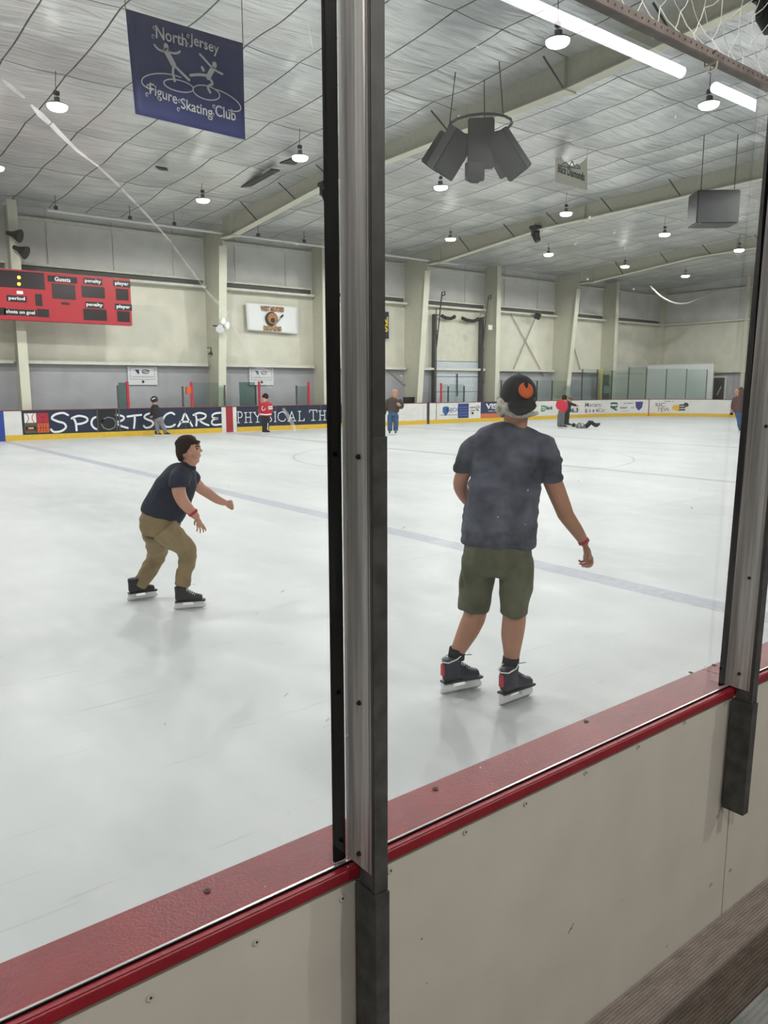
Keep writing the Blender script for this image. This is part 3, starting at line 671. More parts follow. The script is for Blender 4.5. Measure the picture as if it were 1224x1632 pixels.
mid_board = [o for o in COL.objects if o.name.startswith('near_dasher_board')][1]
MK = mat('scuff_dark', (70, 62, 54), .8)
for pts, wd in (([(903, 1489), (907, 1481), (912, 1472)], .0016), ([(905, 1484), (910, 1480)], .001), ([(1059, 1512), (1061, 1508)], .0014), ([(669, 1497), (670, 1496)], .0026), ([(988, 1437), (989, 1436)], .0016), ([(677, 1568), (678, 1567)], .0016)):
    strokes('scuff_or_glint', [[atY(px, py, YO-.0002) for px, py in pts]], MK, mid_board, wd, (0, -1, 0), .0004)
# cap rail in two lengths (joint near the right post)
jx = atZ(1110, 1066, 1.06).x
for a, b, lb, sp in ((-1.8, jx-.001, 'long red cap rail on top of the near boards', [(328, 1419), (692, 1258), (933, 1151), (1100, 1074)]), (jx+.001, 4.6, 'red cap rail running off past the right post', [(1137, 1062)])):
    t = thing('cap_rail', lb, 'rail', ((a+b)/2, 1.03, 1.035), 'near red cap rails')
    bm = bmesh.new(); o = rel(t); box(bm, a-o.x, b-o.x, .970-o.y, 1.105-o.y, 1.036-o.z, 1.06-o.z)
    bmesh.ops.bevel(bm, geom=[e for e in bm.edges if abs(e.verts[0].co.x-e.verts[1].co.x) > .5], offset=.004, segments=3, affect='EDGES'); mesh_obj('rail', bm, M_red, t)
    screws_on(t, [atZ(px, py, 1.0602) for px, py in sp], (0, 0, 1), M_rust, .006)
    BX('glazing_strip', mat('glazing_strip', (190, 188, 184), .3, metal=.6), t, a, b, .9875, .9915, 1.06, 1.0632)
    BX('strip_gasket', M_rubber, t, a, b, .9845, .9868, 1.06, 1.0622)
t = tag(BX('concrete_curb', mat('curb', (150, 148, 144), .8), None, -1.8, 4.6, YO, YI, -.2, -.001), 'low curb carrying the near boards', 'curb')
# posts
def glass_post(x, lb, bolts, lowend):
    t = thing('glass_post', lb, 'post', (x, .96, 1.06), 'near glass posts')
    BX('mullion', M_alu, t, x, x+.026, .932, 1.003, 1.062, 2.9, bevel=.0012)
    BX('front_cover', mat('cover_grey', (84, 82, 80), .5, metal=.5, var=.08, scale=30), t, x+.001, x+.0275, .925, .9315, 1.03, 2.9, bevel=.001)
    BX('lower_cover', M_galv, t, x+.001, x+.0285, .9225, .9248, 1.031, 1.79)
    BX('gasket', M_rubber, t, x-.028, x-.006, .9955, 1.0025, 1.0635, 2.9)
    BX('side_trim', mat('trim_pale', (178, 170, 164), .35, metal=.7), t, x-.0012, x-.0001, .9345, .939, 1.065, 2.9)
    # sleeve below the cap: an open channel with a notched end
    bm = bmesh.new(); o = rel(t); z1 = 1.030; z0 = lowend
    for (xa, xb, ya, yb) in ((x+.000, x+.004, .922, .976), (x+.000, x+.0285, .918, .922), (x+.0245, x+.0285, .922, .976), (x+.004, x+.0245, .924, .974)):
        box(bm, xa-o.x, xb-o.x, ya-o.y, yb-o.y, z0-o.z, z1-o.z)
    mesh_obj('steel_sleeve', bm, M_galv, t)
    BX('inner_post', M_galv, t, x+.003, x+.026, .930, .968, 1.028, 1.062)
    for p in bolts:
        q = atX(p[0], p[1], x-.0005)-rel(t); bm = bmesh.new(); tube(bm, [q+Vector((.0, 0, 0)), q+Vector((-.002, 0, 0))], .0042, 12); tube(bm, [q+Vector((-.001, 0, 0)), q+Vector((-.005, 0, 0))], .0028, 6)
        mesh_obj('bolt', bm, M_rust, t)
    return t
glass_post(.70, 'tall aluminium post with black gasket in the middle of the view', [(572, 728), (572, 1120), (571, 1360)], -.1)
rp_ = glass_post(1.96, 'aluminium post at the right edge, its steel sleeve ending above the deck', [(1215, 682), (1191, 924), (1177, 1076)], .715); rp_.rotation_euler.y = .030
near_panes = []
for (a, b), lb in zip(((-.56, .699), (.728, 1.959), (1.988, 3.2)), ('clear speckled glass pane left of the centre post', 'clear speckled glass pane between the two near posts', 'clear glass pane right of the right post')):
    t = tag(BX('glass_barrier', M_glass, None, a, b, .9875, .9885, 1.0670, 2.57), lb, 'glass', 'near glass panes'); near_panes.append(t)
# streaks on the left pane: scuffs with their light reflection painted in pale
M_scratch_glint = glass_mat('scuff_glint', (.9, .9, .9, 1), 1, 0)
def scuff_glint(px_pts, wds, label, alpha):
    nm = 'scuff_glint_film_%d' % int(alpha*100)
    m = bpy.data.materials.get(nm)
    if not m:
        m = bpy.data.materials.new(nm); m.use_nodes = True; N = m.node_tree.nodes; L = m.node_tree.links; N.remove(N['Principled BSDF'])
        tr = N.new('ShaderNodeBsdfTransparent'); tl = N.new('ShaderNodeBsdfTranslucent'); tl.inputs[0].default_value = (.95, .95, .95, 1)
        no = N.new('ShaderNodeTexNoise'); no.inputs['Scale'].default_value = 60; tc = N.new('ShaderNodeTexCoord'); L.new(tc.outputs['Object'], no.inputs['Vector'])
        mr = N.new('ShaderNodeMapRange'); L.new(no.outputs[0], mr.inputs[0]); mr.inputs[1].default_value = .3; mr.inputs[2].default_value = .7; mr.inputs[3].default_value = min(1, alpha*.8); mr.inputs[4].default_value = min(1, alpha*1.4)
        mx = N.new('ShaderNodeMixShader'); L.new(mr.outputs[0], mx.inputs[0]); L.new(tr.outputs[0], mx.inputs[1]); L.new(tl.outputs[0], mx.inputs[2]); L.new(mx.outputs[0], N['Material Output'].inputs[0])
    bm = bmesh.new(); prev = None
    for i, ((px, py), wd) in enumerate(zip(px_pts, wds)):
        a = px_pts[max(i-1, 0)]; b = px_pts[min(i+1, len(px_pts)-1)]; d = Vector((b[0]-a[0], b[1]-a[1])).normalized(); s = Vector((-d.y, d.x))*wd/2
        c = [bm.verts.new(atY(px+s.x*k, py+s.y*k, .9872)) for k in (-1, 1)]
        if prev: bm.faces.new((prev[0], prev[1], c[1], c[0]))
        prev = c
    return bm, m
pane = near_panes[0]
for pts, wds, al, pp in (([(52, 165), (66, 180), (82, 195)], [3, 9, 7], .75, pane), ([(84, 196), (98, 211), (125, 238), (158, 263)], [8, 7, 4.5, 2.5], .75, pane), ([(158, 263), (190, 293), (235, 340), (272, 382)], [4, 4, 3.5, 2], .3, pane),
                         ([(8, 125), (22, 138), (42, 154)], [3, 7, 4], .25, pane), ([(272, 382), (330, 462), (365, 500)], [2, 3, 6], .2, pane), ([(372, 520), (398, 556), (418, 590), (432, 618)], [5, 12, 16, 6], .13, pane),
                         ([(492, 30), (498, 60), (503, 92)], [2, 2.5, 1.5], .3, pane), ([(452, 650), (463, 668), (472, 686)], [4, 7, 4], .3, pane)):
    bm, m = scuff_glint(pts, wds, '', al); mesh_obj('scuff_or_glint', bm, m, pp)
# deck outside the boards
M_deck = mat('deck_plank', (150, 137, 128), .75, var=.14, scale=7, stretch=(1.5, 6, 1), bump=.15, bscale=30)
M_deck2 = mat('deck_plank_dark', (104, 92, 80), .8, var=.2, scale=7, stretch=(1.5, 6, 1), bump=.3, bscale=30)
M_deck3 = mat('deck_plank_grey', (150, 150, 146), .7, var=.25, scale=6)
for k, (y1, y0, z, m, lb) in enumerate(((.982, .883, .355, M_deck, 'worn grey brown ribbed plank against the near boards'), (.879, .78, .345, M_deck2, 'darker ribbed plank second from the near boards'), (.776, .66, .343, M_deck3, 'pale worn plank at the bottom right corner'), (.656, .5, .343, M_deck2, 'dark plank under the viewer'), (.496, -.3, .343, M_deck, 'broad plank under the viewer'))):
    bm = bmesh.new(); o = Vector((1.5, (y0+y1)/2, z)); n = 12 if k < 2 else 8
    # ribbed top: narrow grooves along the plank
    pr = [(y0, -.03), (y0, 0)]; st = (y1-y0-.004)/n
    for i in range(n): pr += [(y0+.002+i*st+st*.15, 0), (y0+.002+i*st+st*.25, -.0035), (y0+.002+i*st+st*.45, -.0035), (y0+.002+i*st+st*.55, 0)]
    pr += [(y1, 0), (y1, -.03)]
    prism(bm, [(-3.5, y-o.y, zz_) for y, zz_ in pr], (6.5, 0, 0))
    ob = mesh_obj('deck_plank', bm, m); ob.location = o; tag(ob, lb, 'plank', 'walkway planks')
tag(BX('deck_joist', mat('joist', (70, 62, 56), .8), None, -2, 4.5, -.2, .9, .2, .310), 'dark joist frame carrying the walkway planks', 'joist')
# top bar above the glass with the net
t = thing('perforated_bar', 'brown perforated metal bar along the top of the near glass', 'bar', (1.6, 1.0, 2.575))
M_bar = mat('bar_brown', (120, 106, 96), .5, metal=.4, var=.2, scale=20)
bm = bmesh.new()
box(bm, -.872, 2.2, -.012, .010, -.004, .0); box(bm, -.872, 2.2, -.014, -.012, -.004, .014); mesh_obj('angle', bm, M_bar, t)
bm = bmesh.new(); k = -.4
while k < 1.0:
    tube(bm, [(k, -.0146, .006), (k, -.0141, .006)], .0026, 8); k += .022
mesh_obj('bolt_hole', bm, M_blackp, t)
bm = bmesh.new(); hx = 0.
random.seed(3)
def netp(i, j):
    z = 2.585+.052*j; x = 1.36+.075*i+.03*(j % 2)+.02*j
    return Vector((x+.012*noise.noise(Vector((i, j, 1.))), 1.005+.09*sin(j*.5)+.02*noise.noise(Vector((i*.7, j*.7, 4))), z-.012*sin(i*1.1)))
for j in range(12):
    for i in range(22):
        a = netp(i, j); di = 0 if j % 2 == 0 else 1
        for ii in ((i, i-1) if j % 2 == 0 else (i, i+1)):
            b = netp(ii, j+1); mid = (a+b)/2+Vector((0, 0, -.006)); tube(bm, [a, mid, b], .0012, 4, cap=False)
tag(mesh_obj('safety_net', bm, mat('net_white', (235, 235, 228), .6)), 'white knotted protective netting above the perforated bar', 'net')
bm = bmesh.new(); q = atY(1133, 97, 1.0)
tube(bm, [q+Vector((-.004, -.02, .012)), q+Vector((0, .012, .012)), q+Vector((.004, .012, -.01)), q+Vector((0, -.02, -.01)), q+Vector((-.012, -.024, -.03)), q+Vector((-.03, -.02, -.04))], .0022, 6)
tag(mesh_obj('cable_tie', bm, mat('tie_tan', (190, 176, 150), .6)), 'tan cable tie knotted round the perforated bar', 'tie')
# walkway tube lights (seen mirrored in the glass)
for a, b, ww, lb in ((2.2, 5.14, 'first', 'long white tube light above the walkway, mirrored in the glass'), (5.58, 6.37, 'second', 'short white tube light above the walkway, mirrored in the glass')):
    t = thing('tube_light', lb, 'light', ((a+b)/2, -1.26, 4.0), 'walkway tube lights')
    bm = bmesh.new(); tube(bm, [((a-b)/2, 0, 0), ((b-a)/2, 0, 0)], .037, 16); mesh_obj('diffuser', bm, mat('tube_glow', (250, 248, 255), .4, emit=TUBE_E), t)
    BX('housing', M_dark, t, a+.05, b-.05, -1.29, -1.23, 4.05, 4.10)
    bm = bmesh.new(); tube(bm, [(0, 0, .1), (0, 0, 5.2)], .006, 5); mesh_obj('cable', bm, M_cable, t)
for x in (-6, 0): # unseen run of the same fixtures, to the left
    t = thing('tube_light', 'white tube light above the walkway, out of sight %s' % ('far left' if x < -1 else 'behind the viewer'), 'light', (x, -1.26, 4.0), 'walkway tube lights')
    bm = bmesh.new(); tube(bm, [(-1.2, 0, 0), (1.2, 0, 0)], .052, 16); mesh_obj('diffuser', bm, mat('tube_glow', (250, 248, 255)), t)

# @@PART2
# ------------------------------------------------------------------ scoreboard
M_sred = mat('scoreboard_red', (168, 34, 44), .42); M_disp = mat('display_black', (30, 20, 22), .3); M_strip = mat('strip_black', (16, 15, 17), .4)
YS = 29.0; sb = thing('scoreboard', 'long red scoreboard hung on the far wall with black displays and white lettering', 'scoreboard', (8.0, YS+.1, 4.15))
sx0, sx1 = 3.6, atY(210, 470, YS).x; sz1 = atY(104, 434, YS).z; sz0 = atY(104, 512, YS).z
BX('case', M_sred, sb, sx0, sx1, YS, YS+.26, sz0, sz1, bevel=.015)
def srect(name, cx, cy, wpx, hpx, m, d=.006):
    c = atY(cx, cy, YS); k = (c-O).length/F; ww = (atY(cx+wpx/2, cy, YS).x-atY(cx-wpx/2, cy, YS).x); h = atY(cx, cy-hpx/2, YS).z-atY(cx, cy+hpx/2, YS).z
    return BX(name, m, sb, c.x-ww/2, c.x+ww/2, YS-d, YS, c.z-h/2, c.z+h/2), c, ww, h
srect('clock_display', 27, 443, 92, 27, M_disp)
for a in ((63, 476, 11, 19), (5, 494, 11, 12), (70, 497, 19, 13), (103, 463, 37, 24), (105.5, 482, 13, 4), (150, 464, 37, 18), (196, 468, 20, 18), (153, 500, 37, 18), (198, 503, 20, 17)): srect('display', *a, M_disp)
for cx, cy, ww, s, tw in ((101, 443.5, 47, 'Guests', 25), (149.5, 447, 30, 'penalty', 26), (195.5, 451, 27, 'player', 22), (152, 484.5, 29, 'penalty', 26), (198, 488, 27, 'player', 22), (28, 474, 32, 'period', 26), (34, 496, 52, 'shots on goal', 46)):
    o_, c, W_, h = srect('label_strip', cx, cy, ww, 10, M_strip)
    tx = text('lettering', s, M_wht, sb, (c.x, YS-.007, c.z), (1, 0, 0), (0, 0, 1), h*.72, W_*tw/ww, bold=.03)
srect('small_plate', 33, 464, 10, 5, M_wht)
for cy in (440, 450.5):
    c = atY(31.5, cy, YS); bm = bmesh.new(); tube(bm, [c-rel(sb)+Vector((0, -.007, 0)), c-rel(sb)+Vector((0, -.02, 0))], .055, 16)
    mesh_obj('colon_lamp', bm, mat('amber_light', (255, 200, 70), .4, emit=3), sb)
for x in (9.4, 10.5): BX('mount_bracket', M_dark, sb, x-.03, x+.03, YS+.26, 30.62, 5.2, 5.26)
# round horn speakers on the left column
for py, zz_, lb, tilt in ((372, 0, 'upper black horn speaker on the left column', .2), (397, 0, 'lower black horn speaker on the left column', -.5)):
    c = atY(25 if py == 372 else 35, py, 29.5); t = thing('horn_speaker', lb, 'speaker', c, 'horn speakers')
    d = Vector((.75, -.6, -.25-.2*(py > 380))).normalized(); bm = bmesh.new(); tube(bm, [-d*.28, -d*.1, d*.16, d*.2], [.07, .09, .22, .23], 18); mesh_obj('horn', bm, M_blackp, t)
    bm = bmesh.new(); tube(bm, [Vector((0, 0, 0)), Vector((.05 if py > 380 else .0, .38, 0))], .025, 6); mesh_obj('bracket', bm, M_dark, t)
# white floodlights on the broad column
t = thing('floodlight_cluster', 'cluster of small white floodlights on the broad centre column', 'lights', atY(355, 517, 29.2))
for dx, dz, d, r in ((.0, .17, (.3, -.9, -.2), .12), (.18, .0, (.5, -.8, -.1), .15), (-.10, -.13, (-.3, -.7, -.6), .17)):
    bm = bmesh.new(); c = Vector((dx, 0, dz)); d = Vector(d).normalized(); tube(bm, [c-d*.12, c-d*.02, c+d*.08], [.05, r*.8, r], 16); mesh_obj('flood_head', bm, M_wht, t)
bm = bmesh.new(); tube(bm, [(-.35, .1, -.03), (.35, .1, -.08)], .03, 6); tube(bm, [(0, .1, -.03), (0, .5, -.03)], .03, 6); mesh_obj('arm', bm, M_dark, t)
t = thing('wall_bell', 'small dark bell horn on the wall left of the broad centre column', 'horn', atY(337, 561, 30.6))
bm = bmesh.new(); tube(bm, [(0.02, 0, .2), (0.02, 0, .05), (0, 0, -.05), (0, 0, -.08)], [.02, .03, .12, .13], 12); mesh_obj('bell', bm, M_dark, t)
bm = bmesh.new(); tube(bm, [(0.02, 0, .2), (0.02, .36, .22)], .02, 6); mesh_obj('arm', bm, M_dark, t)
t = thing('wall_speaker', 'dark wall speaker under the upper girt near the third tapered column', 'speaker', atY(858, 505, 30.3))
bm = bmesh.new(); boxat(bm, Matrix.Rotation(.5, 4, 'Z') @ Matrix.Rotation(.4, 4, 'X'), .42, .3, .34); bmesh.ops.bevel(bm, geom=bm.edges[:], offset=.03, segments=2, affect='EDGES'); mesh_obj('cabinet', bm, M_blackp, t)
bm = bmesh.new(); tube(bm, [(0, 0, 0), (0, .55, .1)], .02, 6); mesh_obj('arm', bm, M_dark, t)

# ------------------------------------------------------------------ banners
def sheet(name, corners, m, parent, depth=.006, wave=.01, n=14):
    """hanging cloth through four corners TL TR BR BL"""
    TL, TR, BR, BL = [Vector(c)-rel(parent) for c in corners]; nn = (TR-TL).cross(BL-TL).normalized(); bm = bmesh.new()
    for sgn in (0, 1):
        g = [[bm.verts.new((TL.lerp(TR, i/n)).lerp(BL.lerp(BR, i/n), j/n)+nn*(wave*sin(i*1.3+j*.35)*(.3+j/n)+depth*sgn)) for j in range(n+1)] for i in range(n+1)]
        for i in range(n):
            for j in range(n): bm.faces.new((g[i][j], g[i+1][j], g[i+1][j+1], g[i][j+1]))
        if sgn == 0: g0 = g
    ring = lambda g: [g[i][0] for i in range(n+1)]+[g[n][j] for j in range(1, n+1)]+[g[i][n] for i in range(n-1, -1, -1)]+[g[0][j] for j in range(n-1, 0, -1)]
    a, b = ring(g0), ring(g)
    for i in range(len(a)): bm.faces.new((a[i], a[(i+1) % len(a)], b[(i+1) % len(a)], b[i]))
    return mesh_obj(name, bm, m, parent, smooth=True)
YBn = 14.0; cs = [atY(203, 12, YBn), atY(390, 68, YBn), atY(393, 222, YBn), atY(218, 180, YBn)]
bn = thing('club_banner', 'dark blue hanging banner with two white skater figures and curly lettering', 'banner', cs[0].lerp(cs[2], .5))
sheet('cloth', cs, mat('banner_blue', (36, 46, 104), .6, var=.05, scale=2), bn, wave=.004)
K = 540/1224.; BP = lambda cx, cy, dd=.012: atY(cx*K, cy*K, YBn)+Vector((0, -dd, 0))
M_bw = mat('banner_white', (205, 207, 208), .6)
def on_line(st, a, b, h, w_):
    q = BP(*a); q2 = BP(*b); d = (q2-q).normalized(); text('lettering', st, M_bw, bn, (q+q2)/2, (d.x, 0, d.z), (-d.z*.3, 0, 1), h, w_, bold=.012)
    for e in (BP(a[0]-4, a[1]-14), BP(a[0]-8, a[1]+16)): strokes('flourish', [[e+Vector((.035*cos(t*.8), 0, .035*sin(t*.8)))*(.5+t*.08) for t in range(7)]], M_bw, bn, .012, (0, -1, 0))
wl = lambda a, b: (BP(*b)-BP(*a)).length
for st, a, b, h in (('North', (568, 112), (680, 146), .21), ('Jersey', (690, 142), (796, 182), .24), ('Figure', (545, 322), (645, 362), .24), ('Skating', (658, 376), (772, 410), .24), ('Club', (782, 396), (856, 416), .20)): on_line(st, a, b, h, wl(a, b))
cv = lambda pts, k=5: [BP(x, y) for x, y in spline(pts, k)]
strokes('skater_figure', [([BP(605, 163), BP(606, 170)], .085), (cv([(604, 180), (618, 205), (632, 232)]), .10), (cv([(604, 186), (590, 182), (575, 174), (563, 160)]), .035), (cv([(612, 184), (630, 190), (645, 190), (655, 184)]), .035),
                          (cv([(632, 235), (630, 262), (636, 290)]), .045), (cv([(636, 236), (658, 258), (688, 287)]), .045)], M_bw, bn, .05, (0, -1, 0))
strokes('skater_figure', [([BP(780, 230), BP(780, 237)], .085), (cv([(774, 246), (765, 262), (757, 278)]), .09), (cv([(772, 244), (752, 222), (738, 206), (727, 194)]), .035), (cv([(780, 250), (792, 258), (808, 266)]), .035),
                          (cv([(755, 272), (725, 268), (693, 270)]), .045), (cv([(760, 280), (772, 300), (756, 312), (764, 332)]), .045), ([BP(735, 242), BP(740, 252)], .05)], M_bw, bn, .05, (0, -1, 0))
def ell(cx, cy, rx, ry, a0, a1, rot=0): return [BP(cx+rx*cos(radians(a))*cos(rot)-ry*sin(radians(a))*sin(rot), cy+rx*cos(radians(a))*sin(rot)+ry*sin(radians(a))*cos(rot)) for a in range(a0, a1+1, 12)]
strokes('ice_tracing', [ell(650, 308, 55, 20, 0, 360, .25), ell(750, 333, 50, 24, 0, 360, .3), ell(600, 298, 84, 34, 120, 320, .1), ell(810, 360, 72, 26, 230, 430, .5)], M_bw, bn, .018, (0, -1, 0))
for c in cs[:2]:
    bm = bmesh.new(); q = c-rel(bn); tube(bm, [q, q+Vector((0, 0, roofz(YBn)-c.z))], .008, 5); mesh_obj('hanging_cord', bm, M_cable, bn)
# bears banner
YW = 30.72; cs = [atY(393, 481, YW), atY(476, 489, YW), atY(476, 532, YW), atY(395, 525, YW)]
bb = thing('team_banner', 'white wall banner with orange lettering West Milford Bears', 'banner', cs[0].lerp(cs[2], .5))
sheet('cloth', cs, mat('banner_cloth', (226, 227, 226), .7), bb, wave=.02)
oz = mat('team_orange', (206, 148, 78), .6); bl = mat('team_black', (32, 28, 28), .6); q = lambda x, y, d=.05: atY(x, y, YW-d)
wd = q(453, 492)-q(418, 490); c = q(435.5, 491.5)
for m_, d_, b_, s_ in ((bl, .040, .05, 1.05), (oz, .052, .0, 1.)): 
    text('lettering', 'WEST MILFORD', m_, bb, atY(435.5, 491.8, YW-d_), (1, 0, 0), (0, 0, 1), .22*s_, 1.12*s_, bold=b_); text('lettering', 'BEARS', m_, bb, atY(435.8, 523, YW-d_), (1, 0, 0), (0, 0, 1), .22*s_, .86*s_, bold=b_)
bm = bmesh.new(); c = q(434, 508, .045)-rel(bb); tube(bm, [c, c+Vector((0, -.006, 0))], .32, 24); mesh_obj('round_emblem', bm, bl, bb)
bm = bmesh.new(); c = q(435.5, 507, .052)-rel(bb); tube(bm, [c, c+Vector((0, -.006, 0))], .24, 20); mesh_obj('emblem_centre', bm, mat('team_brown', (168, 112, 60), .6), bb)
bm = bmesh.new(); c = q(436, 510, .058)-rel(bb); tube(bm, [c, c+Vector((0, -.005, 0))], .11, 14); mesh_obj('emblem_dot', bm, bl, bb)
strokes('hockey_stick', [[q(437, 519), q(444, 512), q(451, 503)]], mat('stick_grey', (150, 146, 140), .6), bb, .05, (0, -1, 0)); strokes('stick_blade', [[q(449, 505, .056), q(452, 502, .056)]], bl, bb, .08, (0, -1, 0))
# navy banner mostly behind the post
nb = thing('team_banner', 'navy wall banner with yellow letters just right of the big post', 'banner', (23.4, YW, 4.9))
sheet('cloth', [(22.4, YW, 5.56), (24.36, YW, 5.54), (24.36, YW, 4.24), (22.4, YW, 4.26)], mat('banner_navy', (30, 34, 56), .7), nb, wave=.01)
yl = mat('team_yellow', (214, 186, 70), .6)
text('lettering', 'N', yl, nb, q(615.5, 511), (1, 0, 0), (0, 0, 1), .38, .3, bold=.04); text('lettering', 'S', yl, nb, q(615.8, 523), (1, 0, 0), (0, 0, 1), .38, .3, bold=.04)
# two white notice signs on the grey wall
for x0, x1, z0, z1, lb in ((204, 252, 582, 612, 'white notice sign on the grey wall above the leftmost red post'), (398, 437, 585, 613, 'white notice sign on the grey wall above the green glass')):
    a = atY(x0, z0, 30.9); b = atY(x1, z1, 30.9); s_ = thing('wall_sign', lb, 'sign', ((a.x+b.x)/2, 30.93, (a.z+b.z)/2), 'notice signs'); c = rel(s_); W_ = b.x-a.x; H_ = a.z-b.z
    BX('board', mat('sign_white', (208, 210, 210), .5), s_, a.x, b.x, 30.90, 30.97, b.z, a.z)
    y_ = 30.896; pl = lambda u, v: Vector((a.x+u*W_, y_, b.z+v*H_))
    strokes('border_line', [[pl(.08, .92), pl(.92, .92), pl(.92, .3), pl(.08, .3), pl(.08, .92)]], grey, s_, .018, (0, -1, 0))
    bm = bmesh.new(); prism(bm, [pl(u, v)-c for u, v in ((.24, .82), (.38, .82), (.38, .56), (.31, .64))], (0, -.004, 0)); mesh_obj('shield_mark', bm, mat('ink_navy', (34, 40, 84)), s_)
    strokes('oval_mark', [[pl(.60+.12*cos(t*pi/6), .72+.10*sin(t*pi/6)) for t in range(13)], [pl(.5, .68), pl(.7, .76)]], M_dark, s_, .03, (0, -1, 0))
    text('lettering', 'YOUTH HOCKEY PROGRAM', grey, s_, pl(.5, .44), (1, 0, 0), (0, 0, 1), H_*.07, W_*.7, bold=0)
    bm = bmesh.new(); prism(bm, [pl(u, v)-c for u, v in ((.46, .24), (.54, .24), (.54, .12), (.5, .08), (.46, .12))], (0, -.004, 0)); mesh_obj('small_crest', bm, M_dark, s_)
# pennant
XPn = 20.; cs = [atX(887, 234, XPn), atX(938, 250, XPn), atX(938, 305, XPn), atX(887, 291, XPn)]
pn = thing('white_pennant', 'white hanging pennant with a hollow top edge and mountain drawing', 'banner', cs[0].lerp(cs[2], .5)); c = rel(pn)
bm = bmesh.new(); n_ = 12; TL, TR, BR, BL = [v-c for v in cs]; fr_ = []
pts = [TL.lerp(TR, i/n_)-Vector((0, 0, .42*sin(pi*i/n_)**.8*(1 if i < 12 else 0))) for i in range(n_+1)]
prism(bm, pts+[BR, BL], (.006, 0, 0)); mesh_obj('cloth', bm, mat('pennant_cloth', (206, 204, 190), .7), pn)
dn = (TR-TL).cross(BL-TL).normalized(); tow = Vector((-1, 0, 0)); pp_ = lambda x, y: atX(x, y, XPn-.012)
text('lettering', 'Black Diamonds', M_dark, pn, pp_(912, 276), (cs[1]-cs[0]), (0, 0, 1), .24, 1.15, bold=.01)
strokes('mountain_drawing', [[pp_(*a) for a in ((896, 265), (904, 259), (910, 266), (914, 258), (918, 266), (922, 263), (927, 270), (896, 266))]], mat('grey_ink', (110, 116, 120), .6), pn, .03, (-1, 0, 0))
for v in cs[:2]:
    bm = bmesh.new(); tube(bm, [v-c, Vector((v.x, v.y, roofz(v.y)-.05))-c if roofz(v.y)-.05 > v.z else v-c+Vector((0, 0, .02))], .006, 4); mesh_obj('hanging_cord', bm, M_cable, pn)

# ------------------------------------------------------------------ hung speakers
cc = atX(762, 235, 13.3)
t = thing('speaker_cluster', 'cluster of dark grey box speakers hanging from a ring below the first rafter', 'speakers', cc)
SP = mat('speaker_grey', (58, 60, 62), .55, var=.1, scale=3); kx = (cc-O).length/F   # metres per pixel
def cab(name, px, py, wpx, hpx, dm, roll, yaw, dd, taper=.75, parent=t):
    c = O+(ray(px, py).normalized())*((cc-O).length+dd)-rel(parent)
    v = (c+rel(parent)-O).normalized(); r_ = Vector((v.y, -v.x, 0)).normalized(); u_ = r_.cross(v)
    M = Matrix((r_, v, u_)).transposed().to_4x4()
    M = Matrix.Translation(c) @ M @ Matrix.Rotation(roll, 4, 'Y') @ Matrix.Rotation(yaw, 4, 'Z')
    W_, H_ = wpx*kx, hpx*kx; bm = bmesh.new()
    vs = box(bm, -W_/2, W_/2, -dm/2, dm/2, -H_/2, H_/2)
    for vv in vs:
        if vv.co.y > 0: vv.co.x *= taper
    bmesh.ops.bevel(bm, geom=bm.edges[:], offset=.025, segments=2, affect='EDGES')
    for vv in bm.verts: vv.co = M @ vv.co
    return mesh_obj(name, bm, SP, parent)
cab('speaker_cabinet', 766, 230, 38, 66, .55, 0, .15, 0)
cab('speaker_cabinet', 719, 243, 38, 62, .55, .58, .5, -.1)
cab('speaker_cabinet', 703, 243, 22, 50, .5, .62, -.5, .35)
cab('speaker_cabinet', 814, 245, 34, 64, .5, -.62, -.4, -.1)
cab('speaker_cabinet', 798, 250, 22, 58, .45, -.5, .5, .4)
cab('horn_cabinet', 757, 274, 26, 26, .4, .0, .3, -.2); cab('horn_cabinet', 757, 284, 14, 14, .3, .1, .3, -.3)
bm = bmesh.new(); z_ = (atX(766, 197, 13.3)-cc).z
RL = [Vector((.7*cos(a*pi/8)+.1, .75*sin(a*pi/8), z_)) for a in range(17)]; tube(bm, RL, .03, 6); mesh_obj('mounting_ring', bm, M_dark, t)
for dx, dy in ((-.45, .45), (.6, .35), (.1, -.72)):
    bm = bmesh.new(); tube(bm, [Vector((dx, dy, z_)), Vector((dx*.8, dy*.8, roofz((cc.y+dy*.8))-cc.z-.1))], .012, 5); mesh_obj('chain', bm, M_cable, t)
bm = bmesh.new(); tube(bm, [Vector((.1, 0, z_-.02)), Vector((.1, 0, z_+.03))], .16, 14); mesh_obj('hub', bm, M_dark, t)
# box speaker
c0 = atX(1154, 331, 22.0); t = thing('hanging_speaker', 'dark grey box speaker hanging alone below the second rafter', 'speaker', c0)
kx = (c0-O).length/F; v = Vector((ray(1145, 331).x, ray(1145, 331).y, 0)).normalized(); r_ = Vector((v.y, -v.x, 0))
bm = bmesh.new(); W_, H_ = 50*kx, 46*kx; A = [(-33, 27), (8, 31), (8+25, 27), (33, -22), (8, -20), (-33, -26)]
M = Matrix.Translation((0, 0, 0)) @ Matrix((r_, v, Vector((0, 0, 1)))).transposed().to_4x4() @ Matrix.Rotation(.38, 4, 'Z')
prism(bm, [M @ Vector((x*kx*1.06, y, z)) for x, y, z in ((-33, .0, -22*kx), (22, 0, -22*kx), (22, 0, 22*kx), (-33, 0, 22*kx))], (M.to_3x3() @ Vector((0, .75, 0)))+Vector((0, 0, 0)))
bmesh.ops.bevel(bm, geom=bm.edges[:], offset=.03, segments=2, affect='EDGES'); mesh_obj('cabinet', bm, SP, t)
